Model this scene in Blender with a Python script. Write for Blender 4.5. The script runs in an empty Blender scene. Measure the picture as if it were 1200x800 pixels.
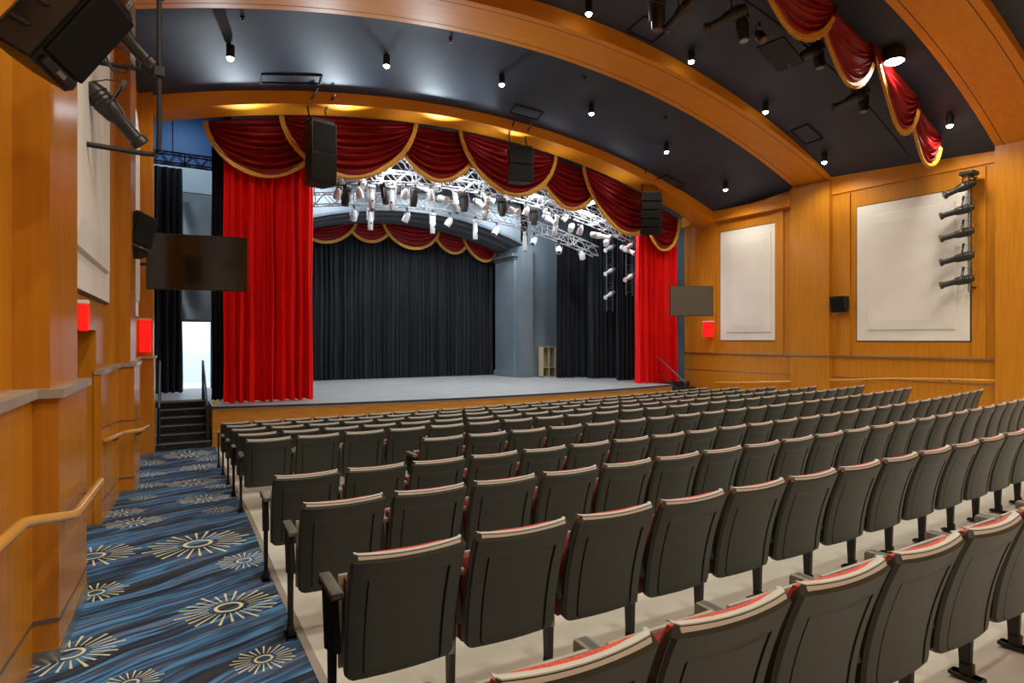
import bpy, bmesh, math, random
from mathutils import Vector, Matrix
random.seed(7)
C = bpy.context.scene.collection
PI = math.pi
sin, cos, sqrt, rad = math.sin, math.cos, math.sqrt, math.radians

# ------------------------------------------------------------------ camera frame
FPX = 700.0; YAW = rad(30.1); V0 = 397.75
ca, sa = cos(YAW), sin(YAW)
def ray(u, v):
    c = (u - 600) / FPX
    return (ca * c + sa, ca - sa * c, (V0 - v) / FPX)
def atY(u, v, Y):
    x, y, z = ray(u, v); d = Y / y
    return Vector((x * d, Y, z * d))
def XR(Y): return 17.6 - .06 * Y            # right wall
def XP(Y): return -.63 + .025 * Y           # face of the left pilasters

# ------------------------------------------------------------------ materials
def mat(name, col, rough=.5, metal=0., spec=.5, emit=None, estr=0., sheen=0., coat=0.):
    m = bpy.data.materials.new(name); m.use_nodes = True
    b = m.node_tree.nodes['Principled BSDF']
    b.inputs['Base Color'].default_value = (*col, 1)
    b.inputs['Roughness'].default_value = rough
    b.inputs['Metallic'].default_value = metal
    b.inputs['Specular IOR Level'].default_value = spec
    if sheen: b.inputs['Sheen Weight'].default_value = sheen
    if coat: b.inputs['Coat Weight'].default_value = coat
    if emit:
        b.inputs['Emission Color'].default_value = (*emit, 1)
        b.inputs['Emission Strength'].default_value = estr
    return m
def nodes(m):
    nt = m.node_tree
    return nt, nt.nodes['Principled BSDF']
def noisy(name, c1, c2, scale=(4, 4, 4), rough=.5, detail=4, bump=0., spec=.5, lo=.35, hi=.65, nscale=1., coat=0., sheen=0.):
    m = mat(name, c1, rough, spec=spec, coat=coat, sheen=sheen); nt, b = nodes(m)
    tc = nt.nodes.new('ShaderNodeTexCoord'); mp = nt.nodes.new('ShaderNodeMapping')
    mp.inputs['Scale'].default_value = scale
    nz = nt.nodes.new('ShaderNodeTexNoise'); nz.inputs['Scale'].default_value = nscale; nz.inputs['Detail'].default_value = detail
    cr = nt.nodes.new('ShaderNodeValToRGB')
    cr.color_ramp.elements[0].position = lo; cr.color_ramp.elements[1].position = hi
    cr.color_ramp.elements[0].color = (*c1, 1); cr.color_ramp.elements[1].color = (*c2, 1)
    L = nt.links.new
    L(tc.outputs['Object'], mp.inputs['Vector']); L(mp.outputs['Vector'], nz.inputs['Vector'])
    L(nz.outputs['Fac'], cr.inputs['Fac']); L(cr.outputs['Color'], b.inputs['Base Color'])
    if bump:
        bp = nt.nodes.new('ShaderNodeBump'); bp.inputs['Strength'].default_value = bump; bp.inputs['Distance'].default_value = .02
        L(nz.outputs['Fac'], bp.inputs['Height']); L(bp.outputs['Normal'], b.inputs['Normal'])
    return m
M = {}
M['wood'] = noisy('orange_maple_veneer', (.45, .165, .010), (.57, .23, .017), (14, 14, .8), .24, 6, nscale=1.3, lo=.25, hi=.75)
M['wood_arch'] = noisy('arch_veneer', (.60, .205, .008), (.70, .26, .013), (.8, 8, 8), .46, 5, spec=.3, nscale=1.2, lo=.25, hi=.75)
M['wood_cut'] = noisy('stage_front_wood', (.47, .20, .022), (.58, .26, .035), (1, 14, 14), .38, 5, nscale=1.2)
M['rail_wood'] = noisy('handrail_wood', (.62, .30, .05), (.72, .38, .08), (2, 2, 2), .25, 3, coat=.4)
M['cap'] = noisy('ledge_cap', (.30, .27, .23), (.38, .35, .30), (2, 2, 2), .25, 3)
M['steel'] = mat('brushed_steel', (.55, .53, .48), .3, 1.)
M['seam'] = mat('metal_reveal', (.22, .19, .15), .35, .7)
M['ceil'] = noisy('midnight_ceiling_paint', (.017, .025, .046), (.024, .034, .058), (1, 1, 1), .58, 3, nscale=.8)
M['panel'] = noisy('white_acoustic_panel', (.72, .70, .65), (.77, .75, .70), (1, 1, 1), .7, 2)
M['panel_edge'] = mat('panel_shadow_gap', (.06, .035, .015), .7)
M['concrete'] = noisy('sealed_concrete', (.56, .54, .46), (.66, .63, .55), (1.2, 1.2, 1.2), .55, 7, nscale=2., lo=.3, hi=.7)
M['red'] = noisy('red_velvet', (.70, .002, .002), (.82, .004, .003), (9, 9, .6), .7, 3, spec=.25)
M['swag'] = noisy('crimson_velvet', (.20, .003, .005), (.28, .005, .008), (2, 2, 6), .55, 3, spec=.35)
M['gold'] = noisy('gold_braid', (.52, .27, .03), (.74, .44, .07), (30, 30, 30), .5, 2)
M['blackdrape'] = noisy('black_velour', (.011, .013, .016), (.019, .022, .027), (9, 9, .6), .8, 3, spec=.2)
M['shellgrey'] = mat('seat_shell_plastic', (.026, .030, .024), .40, spec=.38)
M['armgrey'] = mat('armrest_plastic', (.20, .195, .16), .45)
M['rim'] = mat('seat_rim_lit_grey', (.50, .50, .44), .4)  # paler than the shell: overhead highlight put into the plastic's grey
M['pan'] = mat('seat_pan_grey', (.34, .33, .28), .45)
M['frame'] = mat('seat_frame_black', (.012, .012, .012), .5)
M['uphol'] = noisy('red_seat_fabric', (.46, .05, .03), (.62, .10, .06), (60, 60, 60), .85, 2, nscale=2.)
M['uphol_dark'] = noisy('dark_red_seat_fabric', (.14, .008, .007), (.19, .012, .01), (60, 60, 60), .85, 2, nscale=2.)
M['black'] = mat('black_plastic', (.009, .008, .008), .45, spec=.35)
M['blackmat'] = mat('black_matte_paint', (.010, .010, .010), .6)
M['grille'] = noisy('speaker_grille', (.004, .004, .004), (.010, .010, .010), (160, 160, 160), .75, 1, spec=.2)
M['screen'] = mat('dark_glass_screen', (.022, .014, .010), .12, spec=.7)
M['screenback'] = mat('matte_grey_screen', (.10, .10, .085), .22, spec=.6)
M['whitepaint'] = mat('white_fixture_paint', (.72, .74, .76), .35)
M['alu'] = mat('truss_aluminium', (.50, .53, .56), .35, .5)
M['fixture'] = mat('fixture_black', (.020, .019, .018), .35)
M['lens'] = mat('fixture_lens', (.10, .10, .11), .08, spec=.9)
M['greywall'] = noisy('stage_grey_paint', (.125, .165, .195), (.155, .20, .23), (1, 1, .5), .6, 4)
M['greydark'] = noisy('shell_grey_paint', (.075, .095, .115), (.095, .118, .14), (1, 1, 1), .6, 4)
M['darkhouse'] = mat('stage_house_dark_paint', (.03, .035, .042), .8)
M['blue'] = mat('blue_lit_stage_wall', (.001, .05, .17), .6)  # blue light on the upper wing wall, put into its colour
M['paleblue'] = mat('pale_grey_blue_paint', (.33, .42, .48), .6)
M['stagefloor'] = noisy('stage_deck_paint', (.24, .25, .26), (.33, .34, .35), (.7, 1.6, 1), .5, 6, nscale=2., lo=.3, hi=.7)
M['whiteroom'] = mat('white_room_paint', (.80, .84, .88), .7)
M['lamp_warm'] = mat('warm_lamp_glow', (1, 1, 1), .4, emit=(1, .93, .78), estr=28)
M['lamp_cool'] = mat('cool_tube_glow', (1, 1, 1), .4, emit=(.90, .96, 1), estr=22)
M['lamp_red'] = mat('red_sign_glow', (.6, .01, .01), .4, emit=(1, .006, .004), estr=.85)
M['beige'] = mat('beige_crate_wood', (.42, .36, .24), .6)
M['stair'] = noisy('stair_carpet_black', (.010, .012, .014), (.05, .045, .035), (14, 14, 14), .9, 4, lo=.5, hi=.75)
M['nosing'] = mat('stair_nosing', (.20, .18, .15), .5)
M['hole'] = mat('vent_dark', (.006, .006, .008), .7)
M['tag'] = mat('yellow_tag', (.55, .42, .05), .5)

def carpet_material(bursts):
    m = mat('blue_starburst_carpet', (.02, .06, .15), .95, spec=.2); nt, b = nodes(m); L = nt.links.new
    N = nt.nodes.new
    geo = N('ShaderNodeTexCoord')
    rot = N('ShaderNodeMapping'); rot.inputs['Rotation'].default_value = (0, 0, rad(-27))
    L(geo.outputs['Object'], rot.inputs['Vector'])
    warp = N('ShaderNodeTexNoise'); warp.inputs['Scale'].default_value = 1.3; warp.inputs['Detail'].default_value = 1
    L(rot.outputs['Vector'], warp.inputs['Vector'])
    wm = N('ShaderNodeVectorMath'); wm.operation = 'MULTIPLY_ADD'
    wm.inputs[1].default_value = (0, .32, 0)
    L(warp.outputs['Color'], wm.inputs[0]); L(rot.outputs['Vector'], wm.inputs[2])
    def streak(sx, sy, seed):
        mp = N('ShaderNodeMapping'); mp.inputs['Scale'].default_value = (sx, sy, 1); mp.inputs['Location'].default_value = (seed, seed * 1.7, 0)
        L(wm.outputs[0], mp.inputs['Vector'])
        nz = N('ShaderNodeTexNoise'); nz.inputs['Scale'].default_value = 1; nz.inputs['Detail'].default_value = 4
        nz.inputs['Roughness'].default_value = .6
        L(mp.outputs['Vector'], nz.inputs['Vector']); return nz.outputs['Fac']
    def ramp(src, stops):
        cr = N('ShaderNodeValToRGB'); e = cr.color_ramp.elements
        e[0].position, e[0].color = stops[0][0], (*stops[0][1], 1)
        e[1].position, e[1].color = stops[-1][0], (*stops[-1][1], 1)
        for p, c in stops[1:-1]:
            q = e.new(p); q.color = (*c, 1)
        L(src, cr.inputs['Fac']); return cr.outputs['Color']
    navy, black, blue, lightb, slate = (.045, .095, .19), (.036, .030, .030), (.075, .20, .40), (.10, .28, .52), (.15, .17, .26)
    base = ramp(streak(.42, 4.6, 3), [(.28, blue), (.36, navy), (.42, black), (.475, black), (.50, blue), (.535, lightb), (.57, navy), (.61, slate), (.66, blue), (.72, black)])
    fine = ramp(streak(.7, 22, 11), [(.45, (.2, .19, .19)), (.53, (1, 1, 1))])
    mix = N('ShaderNodeMix'); mix.data_type = 'RGBA'; mix.blend_type = 'MULTIPLY'; mix.inputs['Factor'].default_value = .85
    L(base, mix.inputs['A']); L(fine, mix.inputs['B'])
    mix2 = N('ShaderNodeMix'); mix2.data_type = 'RGBA'; mix2.blend_type = 'ADD'; mix2.inputs['Factor'].default_value = 1
    L(mix.outputs['Result'], mix2.inputs['A']); mix2.inputs['B'].default_value = (.008, .016, .030, 1)
    # one starburst: a ring and radiating dashes
    g = bpy.data.node_groups.new('starburst', 'ShaderNodeTree')
    for nm, st in (('P', 'NodeSocketVector'), ('Centre', 'NodeSocketVector'), ('R', 'NodeSocketFloat'), ('Rays', 'NodeSocketFloat')):
        g.interface.new_socket(nm, in_out='INPUT', socket_type=st)
    g.interface.new_socket('Mask', in_out='OUTPUT', socket_type='NodeSocketFloat')
    gi = g.nodes.new('NodeGroupInput'); go = g.nodes.new('NodeGroupOutput'); GL = g.links.new
    def math_(op, a, b_=None):
        n = g.nodes.new('ShaderNodeMath'); n.operation = op
        for i, s in enumerate((a, b_)):
            if s is None: continue
            if isinstance(s, (int, float)): n.inputs[i].default_value = s
            else: GL(s, n.inputs[i])
        return n.outputs[0]
    sub = g.nodes.new('ShaderNodeVectorMath'); sub.operation = 'SUBTRACT'
    GL(gi.outputs['P'], sub.inputs[0]); GL(gi.outputs['Centre'], sub.inputs[1])
    sp = g.nodes.new('ShaderNodeSeparateXYZ'); GL(sub.outputs[0], sp.inputs[0])
    r = math_('SQRT', math_('ADD', math_('MULTIPLY', sp.outputs[0], sp.outputs[0]), math_('MULTIPLY', sp.outputs[1], sp.outputs[1])))
    rn = math_('DIVIDE', r, gi.outputs['R'])
    an = math_('ARCTAN2', sp.outputs[1], sp.outputs[0])
    k = math_('MULTIPLY', an, gi.outputs['Rays'])
    k = math_('DIVIDE', k, 2 * PI)
    fr = math_('FRACT', math_('ADD', k, 100))
    tri = math_('ABSOLUTE', math_('SUBTRACT', fr, .5))           # 0 on a ray's axis
    # dash width widens outward in angle, roughly constant in width
    rayw = math_('ADD', .085, math_('MULTIPLY', .045, rn))
    on = math_('LESS_THAN', tri, rayw)
    idx = math_('FLOOR', math_('ADD', k, 100))
    alt = math_('MULTIPLY', math_('SINE', math_('MULTIPLY', idx, 2.4)), .09)
    lim = math_('LESS_THAN', rn, math_('ADD', .90, alt))
    inn = math_('GREATER_THAN', rn, .38)
    rays = math_('MULTIPLY', math_('MULTIPLY', on, lim), inn)
    ring = math_('LESS_THAN', math_('ABSOLUTE', math_('SUBTRACT', rn, .24)), .035)
    GL(math_('MAXIMUM', rays, ring), go.inputs['Mask'])
    acc = None
    for (x, y, R, n) in bursts:
        q = N('ShaderNodeGroup'); q.node_tree = g
        L(geo.outputs['Object'], q.inputs['P'])
        q.inputs['Centre'].default_value = (x, y, 0); q.inputs['R'].default_value = R; q.inputs['Rays'].default_value = n
        # flatten z
        if acc is None: acc = q.outputs[0]
        else:
            mx = N('ShaderNodeMath'); mx.operation = 'MAXIMUM'; L(acc, mx.inputs[0]); L(q.outputs[0], mx.inputs[1]); acc = mx.outputs[0]
    fm = N('ShaderNodeMix'); fm.data_type = 'RGBA'
    L(acc, fm.inputs['Factor']); L(mix2.outputs['Result'], fm.inputs['A']); fm.inputs['B'].default_value = (.74, .69, .42, 1)
    L(fm.outputs['Result'], b.inputs['Base Color'])
    return m

# ------------------------------------------------------------------ mesh helpers
class MB:
    def __init__(s): s.b = bmesh.new()
    def box(s, c, d, rot=None, bev=0.):
        t = bmesh.new(); bmesh.ops.create_cube(t, size=1)
        for v in t.verts: v.co = Vector((v.co.x * d[0], v.co.y * d[1], v.co.z * d[2]))
        if bev: bmesh.ops.bevel(t, geom=t.edges[:], offset=bev, segments=2, affect='EDGES', profile=.5)
        mx = Matrix.Translation(Vector(c))
        if rot is not None: mx = mx @ rot
        t.transform(mx); s.add(t); return s
    def add(s, t):
        me = bpy.data.meshes.new('tmp'); t.to_mesh(me); t.free(); s.b.from_mesh(me); bpy.data.meshes.remove(me)
    def quad(s, a, b, c, d):
        s.b.faces.new([s.b.verts.new(Vector(p)) for p in (a, b, c, d)]); return s
    def poly(s, pts):
        s.b.faces.new([s.b.verts.new(Vector(p)) for p in pts]); return s
    def tube(s, pts, r, n=8, cap=True):
        pts = [Vector(p) for p in pts]; rings = []
        for i, p in enumerate(pts):
            t = (pts[min(i + 1, len(pts) - 1)] - pts[max(i - 1, 0)]).normalized()
            up = Vector((0, 0, 1)) if abs(t.z) < .9 else Vector((1, 0, 0))
            a = t.cross(up).normalized(); bb = t.cross(a).normalized()
            rr = r[i] if isinstance(r, (list, tuple)) else r
            rings.append([s.b.verts.new(p + a * rr * cos(2 * PI * k / n) + bb * rr * sin(2 * PI * k / n)) for k in range(n)])
        for i in range(len(rings) - 1):
            for k in range(n):
                s.b.faces.new([rings[i][k], rings[i][(k + 1) % n], rings[i + 1][(k + 1) % n], rings[i + 1][k]])
        if cap:
            s.b.faces.new(rings[0][::-1]); s.b.faces.new(rings[-1])
        return s
    def lathe(s, prof, n=16, mx=None):           # profile of (radius, z)
        rings = []
        mx = mx or Matrix.Identity(4)
        for r, z in prof:
            rings.append([s.b.verts.new(mx @ Vector((r * cos(2 * PI * k / n), r * sin(2 * PI * k / n), z))) for k in range(n)])
        for i in range(len(rings) - 1):
            for k in range(n):
                s.b.faces.new([rings[i][k], rings[i][(k + 1) % n], rings[i + 1][(k + 1) % n], rings[i + 1][k]])
        s.b.faces.new(rings[0][::-1]); s.b.faces.new(rings[-1]); return s
    def grid(s, f, nu, nv, closed=False):
        vs = [[s.b.verts.new(Vector(f(i / nu, j / nv))) for i in range(nu + 1)] for j in range(nv + 1)]
        for j in range(nv):
            for i in range(nu):
                s.b.faces.new([vs[j][i], vs[j][i + 1], vs[j + 1][i + 1], vs[j + 1][i]])
        return vs
    def sheet(s, f, g, nu, nv):                   # two grids f (front) and g (back) closed round the rim
        A = s.grid(f, nu, nv); B = s.grid(g, nu, nv)
        ring = [(j, 0) for j in range(nv + 1)] + [(nv, i) for i in range(1, nu + 1)] + [(j, nu) for j in range(nv - 1, -1, -1)] + [(0, i) for i in range(nu - 1, 0, -1)]
        for k in range(len(ring)):
            j, i = ring[k]; j2, i2 = ring[(k + 1) % len(ring)]
            s.b.faces.new([A[j][i], A[j2][i2], B[j2][i2], B[j][i]])
        return s
    def prism(s, outline, off):                   # outline points extruded by a vector
        off = Vector(off); n = len(outline)
        a = [s.b.verts.new(Vector(p)) for p in outline]; b = [s.b.verts.new(Vector(p) + off) for p in outline]
        s.b.faces.new(a[::-1]); s.b.faces.new(b)
        for k in range(n): s.b.faces.new([a[k], a[(k + 1) % n], b[(k + 1) % n], b[k]])
        return s
    def build(s, name, m, parent=None, smooth=False, loc=None, rot=None):
        bmesh.ops.recalc_face_normals(s.b, faces=s.b.faces[:])
        me = bpy.data.meshes.new(name); s.b.to_mesh(me); s.b.free()
        me.materials.append(m)
        if smooth:
            me.polygons.foreach_set('use_smooth', [True] * len(me.polygons))
            me.set_sharp_from_angle(angle=rad(38))
        o = bpy.data.objects.new(name, me); C.objects.link(o)
        if parent: o.parent = parent
        if loc is not None: o.location = loc
        if rot is not None: o.rotation_euler = rot
        return o
def tag(o, label, cat, group=None):
    o['label'] = label; o['category'] = cat
    if group: o['group'] = group
    return o
def thing(name, label, cat, loc=(0, 0, 0), rz=0., group=None, rot=None):
    o = bpy.data.objects.new(name, None); C.objects.link(o); o.empty_display_size = .1
    o.location = loc; o.rotation_euler = rot if rot is not None else (0, 0, rz)
    return tag(o, label, cat, group)
def struct(o): o['kind'] = 'structure'; return o
def copy_tree(o, label=None, parent=None):
    c = o.copy(); C.objects.link(c)
    if parent: c.parent = parent
    if label: c['label'] = label
    for ch in list(o.children): copy_tree(ch, None, c)
    return c
ORD = ['first', 'second', 'third', 'fourth', 'fifth', 'sixth', 'seventh', 'eighth', 'ninth', 'tenth', 'eleventh', 'twelfth', 'thirteenth', 'fourteenth',
       'fifteenth', 'sixteenth', 'seventeenth', 'eighteenth', 'nineteenth', 'twentieth', 'twenty-first', 'twenty-second', 'twenty-third', 'twenty-fourth',
       'twenty-fifth', 'twenty-sixth', 'twenty-seventh', 'twenty-eighth', 'twenty-ninth', 'thirtieth']
def box_xyz(x0, x1, y0, y1, z0, z1): return ((x0 + x1) / 2, (y0 + y1) / 2, (z0 + z1) / 2), (abs(x1 - x0), abs(y1 - y0), abs(z1 - z0))

# ------------------------------------------------------------------ seating geometry
S = 1.0385
CX, CY = 2.495 * S, 70.764 * S
RK = [r * S for r in (69.65, 68.515, 67.344, 66.171, 65.005, 63.814, 62.607, 61.413, 60.243, 59.086)]
HK = [h * S for h in (.753, .831, .915, .996, 1.017, 1.077, 1.184, 1.28, 1.378, 1.473)]
TH = [-.02022370384347726, -.020596116432855062, -.02040106879645177, -.020404159093948333, .003915125338150353, -.020195726214036057,
      -.020032442962960428, -.01988502350240411, -.01991183801002799, -.020037863512423548]
SEAT_TOP = .86
RBASE = [r - .14 for r in RK]
def zf(x, y):                                     # floor height
    R = math.hypot(x - CX, y - CY)
    P_ = list(zip(RBASE, [-h - SEAT_TOP for h in HK]))
    if R >= P_[0][0]: return P_[0][1] + (R - P_[0][0]) * .062
    for (ra, za), (rb, zb) in zip(P_, P_[1:]):
        if R >= rb: return za + (ra - R) / (ra - rb) * (zb - za)
    return P_[-1][1] - min((P_[-1][0] - R) * .03, .06)

# ------------------------------------------------------------------ floor, carpet
b = MB(); b.grid(lambda s, t: (-2 + 20 * s, -4.2 + 20.2 * t, zf(-2 + 20 * s, -4.2 + 20.2 * t)), 60, 101)
struct(b.build('floor', M['concrete'], smooth=True))
def ground(u, v):
    x, y, z = ray(u, v); d = 3.
    for _ in range(60): d = zf(x * d, y * d) / z * .5 + d * .5
    return x * d, y * d, d
bursts = []
for u, v, hw, n in [(232, 638, 57, 26), (286, 658, 31, 24), (108, 653, 50, 24), (112, 696, 34, 22), (268, 713, 57, 26), (309, 774, 38, 24), (82, 768, 56, 24),
                 (152, 803, 36, 24), (158, 613, 33, 24), (142, 602, 27, 22), (240, 585, 31, 24), (257, 598, 20, 20), (226, 566, 31, 24), (259, 570, 19, 20),
                 (172, 570, 22, 22), (234, 548, 23, 22), (220, 533, 28, 24), (247, 538, 17, 18), (176, 557, 20, 20), (176, 543, 17, 18), (168, 584, 16, 20),
                 (30, 850, 60, 26), (210, 880, 70, 26), (350, 890, 60, 26)]:
    x, y, d = ground(u, v); bursts.append((x, y, hw / FPX * d, n))
def carpet_edges(y): return (XP(y) - .3, .60 + .025 * y)
b = MB()
def cf(s, t, e):
    y = -3.9 + 19.05 * t; a, c = carpet_edges(y); x = a + (c - a) * s
    return (x, y, zf(x, y) + e)
b.sheet(lambda s, t: cf(s, t, .012), lambda s, t: cf(s, t, -.02), 6, 96)
o = b.build('aisle_carpet', None or carpet_material(bursts)); tag(o, 'blue and black streaked aisle carpet with cream starbursts', 'carpet')
b = MB()
b.sheet(lambda s, t: (carpet_edges(-3.9 + 19.05 * t)[1] + .045 * s, -3.9 + 19.05 * t, zf(.7, -3.9 + 19.05 * t) + .016),
        lambda s, t: (carpet_edges(-3.9 + 19.05 * t)[1] + .045 * s, -3.9 + 19.05 * t, zf(.7, -3.9 + 19.05 * t) - .01), 1, 60)
struct(b.build('trim_1', M['cap']))

# ------------------------------------------------------------------ seats
def chair_parts():
    W, Z0, H = .255, .29, .57
    def lean(s): return -.145 * (max(s, 0) ** 1.8)
    def base(x, s): return lean(s) + .022 * (x / W) ** 2 - .022          # wraps round the sitter
    xs = [-1, -.985, -.95, -.80, -.73, -.722, -.685, -.677, -.6, -.4, -.2, 0, .2, .4, .6, .677, .685, .722, .73, .80, .95, .985, 1]
    ss = [0, .012, .05, .1, .18, .3, .42, .54, .66, .76, .79, .80, .84, .9, .95, .985, 1]
    def width(s):
        w = W * (.965 + .035 * s)
        if s > .93: w -= .022 * ((s - .93) / .07) ** 2
        if s < .06: w -= .03 * ((.06 - s) / .06) ** 2
        return w
    def back(i, j):
        s = ss[j]; xn = xs[i]; x = xn * width(s); y = base(x, s)
        ax = abs(xn)
        if .684 <= ax <= .723 and .04 < s < .795: y += .016              # slots
        elif ax < .684 and .04 < s < .795: y += .004
        if ax > .98: y += .012
        if s > .98 or s < .006: y += .012
        if s > .955: y += .5 * (s - .955) * H
        return Vector((x, y, Z0 + H * s - .012 * (1 - xn * xn) * s))
    def front(i, j):
        v = back(i, j); s = ss[j]; x = v.x
        return Vector((x * (.985 if abs(xs[i]) > .98 else 1), base(x, s) + .046 + (.010 * min(1, max(0, (abs(xs[i]) - .74) / .2)) if s < .9 else 0) - (.008 if abs(xs[i]) > .98 else 0), v.z - (.007 if s > .98 else 0)))
    nu, nv = len(xs) - 1, len(ss) - 1
    shell = MB(); shell.sheet(lambda a, c: back(round(a * nu), round(c * nv)), lambda a, c: front(round(a * nu), round(c * nv)), nu, nv)
    rim = MB()
    def rb(i, q):                                 # band over the top edge
        v = back(i, nv); k = q / 4
        p = [(-.003, -.022), (-.003, -.010), (.003, .003), (.018, .005), (.030, .000)][q]
        return Vector((v.x * 1.006, v.y + p[0] - (.003 if q == 0 else 0), v.z + p[1]))
    rim.sheet(lambda a, c: rb(round(a * nu), round(c * 4)), lambda a, c: rb(round(a * nu), round(c * 4)) + Vector((0, .004 if c < .4 else 0, -.003 if c >= .4 else 0)), nu, 4)
    cush = MB()
    def cfr(a, c):                                # front of the padding
        xn = 2 * a - 1; s = .10 + .905 * c - .035 * xn ** 4 * c; x = xn * width(s) * .92
        puff = .030 * (1 - abs(xn) ** 6) * (1 - abs(2 * c - 1) ** 8)
        return (x, base(x, s) + .046 + .016 + puff, Z0 + H * s + .002 - .012 * (1 - xn * xn) * s)
    def cbk(a, c):
        xn = 2 * a - 1; s = .10 + .905 * c - .035 * xn ** 4 * c; x = xn * width(s) * .92
        return (x, base(x, s) + .043, Z0 + H * s + .002 - .012 * (1 - xn * xn) * s)
    cush.sheet(cfr, cbk, 10, 10)
    seat = MB()                                   # tipped-up seat pad
    def sf(a, c):
        xn = 2 * a - 1; cn = 2 * c - 1
        return (xn * .212, .165 + .0 * c, .272 + .40 * c)
    def sb(a, c):
        xn = 2 * a - 1; cn = 2 * c - 1
        return (xn * .212, .115 - .055 * (1 - abs(xn) ** 8) * (1 - abs(cn) ** 6), .272 + .40 * c)
    seat.sheet(sf, sb, 10, 10)
    pan = MB(); pan.box((0, .176, .475), (.47, .018, .415), bev=.006)
    return shell, cush, seat, pan, rim
shell, cush, seat, pan, rim = chair_parts()
def side_bms(x):
    arm = MB(); arm.box((x, .135, .655), (.056, .275, .032), bev=.010); arm.box((x, .262, .640), (.05, .03, .045), bev=.008)
    fr = MB()
    fr.prism([(x - .014, .0, .42), (x - .014, .20, .36), (x - .014, .255, .62), (x - .014, .05, .64)], (.028, 0, 0))
    fr.prism([(x - .013, .085, .02), (x - .013, .125, .02), (x - .013, .145, .40), (x - .013, .07, .42)], (.026, 0, 0))
    foot = MB(); foot.box((x, .10, .010), (.065, .14, .020), bev=.006); foot.box((x, .10, .045), (.04, .055, .06), bev=.006)
    return arm, fr, foot
PITCH = .53 * S
proto = thing('auditorium_seat', '', 'seat')
shell.build('back_shell', M['shellgrey'], proto, smooth=True)
o = rim.build('back_rim', M['rim'], proto, smooth=True); o['label'] = 'pale grey top edge of the backrest'
o = cush.build('back_cushion', M['uphol'], proto, smooth=True); o['label'] = 'red padded front of the backrest'
o = seat.build('seat', M['uphol_dark'], proto, smooth=True); o['label'] = 'dark red tipped-up seat'
o = pan.build('seat_pan', M['pan'], proto, smooth=True); o['label'] = 'pale grey underside of the tipped-up seat'
a_, f_, t_ = side_bms(PITCH / 2)
o = a_.build('armrest', M['armgrey'], proto, smooth=True); o['label'] = 'light grey armrest'
f_.build('side_frame', M['frame'], proto); t_.build('foot', M['frame'], proto)
b = MB()                                          # hinge plate under the seat
b.box((PITCH / 2 - .03, .07, .30), (.045, .08, .06), bev=.008); b.build('hinge', M['armgrey'], proto)
a_, f_, t_ = side_bms(-PITCH / 2)
endparts = [a_.build('armrest', M['armgrey'], smooth=True), f_.build('side_frame', M['frame']), t_.build('foot', M['frame'])]
SEATS = [(-1, 11), (0, 18), (0, 24), (0, 25), (0, 21), (0, 25), (0, 25), (0, 25), (0, 25), (0, 25)]
ROWN = ['row nearest the camera', 'second row from the camera', 'third row from the camera', 'fourth row from the camera', 'fifth row, starting late',
        'fifth row from the stage', 'fourth row from the stage', 'third row from the stage', 'second row from the stage', 'front row by the stage']
used = False
for k, (n0, n1) in enumerate(SEATS):
    Rc = RK[k]
    for n in range(n0, n1 + 1):
        th = TH[k] + n * PITCH / Rc - .238 / Rc
        Rb = Rc - .14
        x, y = CX + Rb * sin(th), CY - Rb * cos(th)
        c = proto if not used else copy_tree(proto)
        used = True
        c.location = (x, y, -HK[k] - SEAT_TOP); c.rotation_euler = (0, 0, th + random.uniform(-.006, .006))
        i = n - n0
        if k == 0: where = '%s from the carpet' % ORD[i + 1]
        elif i == 0: where = 'aisle end' if k != 4 else 'short row end'
        else: where = '%s from aisle end' % ORD[i]
        c['label'] = 'grey-backed red theatre seat, ' + where + ', ' + ROWN[k]
        c['group'] = 'rows of auditorium seats'
        if i == 0:
            for e in endparts:
                q = e.copy(); C.objects.link(q); q.parent = c
for e in endparts: bpy.data.objects.remove(e)

# ------------------------------------------------------------------ right wall
def wallbox(mb, y0, y1, z0, z1, x0, x1, f):       # box that follows a leaning wall line f(y)
    pts = []
    for z in (z0, z1):
        for (yy, off) in ((y0, x0), (y1, x0), (y1, x1), (y0, x1)): pts.append(Vector((f(yy) + off, yy, z)))
    v = [mb.b.verts.new(p) for p in pts]
    for q in ((3, 2, 1, 0), (4, 5, 6, 7), (0, 1, 5, 4), (1, 2, 6, 5), (2, 3, 7, 6), (3, 0, 4, 7)): mb.b.faces.new([v[i] for i in q])
    return mb
b = MB(); wallbox(b, -4.2, 15.95, -3, 7.6, 0, .3, XR); struct(b.build('wall_right', M['wood']))
b = MB(); wallbox(b, -4.2, 15.95, -.50, -.46, -.06, 0, XR); struct(b.build('trim_2', M['steel']))
b = MB(); wallbox(b, -4.2, 15.95, -1.10, -1.075, -.012, 0, XR); struct(b.build('trim_3', M['steel']))
b = MB(); wallbox(b, 11.68, 15.9, 4.12, 4.46, -.22, 0, XR); struct(b.build('trim_4', M['wood_arch']))
b = MB(); wallbox(b, 6.52, 10.47, 4.25, 5.4, -.04, 0, XR); struct(b.build('trim_5', M['wood_arch']))
b = MB(); wallbox(b, 10.47, 11.68, -3, 4.62, -.17, 0, XR); struct(b.build('trim_6', M['wood']))
b = MB(); wallbox(b, 5.2, 6.52, -3, 4.62, -.17, 0, XR); struct(b.build('trim_7', M['wood']))
b = MB(); wallbox(b, 10.4, 11.75, -.50, -.455, -.20, 0, XR); struct(b.build('trim_8', M['steel']))
for i, (yy, nm) in enumerate(((9.95, ''), (12.0, ''), (14.55, ''), (6.75, ''))):
    b = MB(); wallbox(b, yy, yy + .28, -.46, 4.2, -.05, 0, XR); struct(b.build('trim_%d' % (9 + i), M['wood']))
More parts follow.
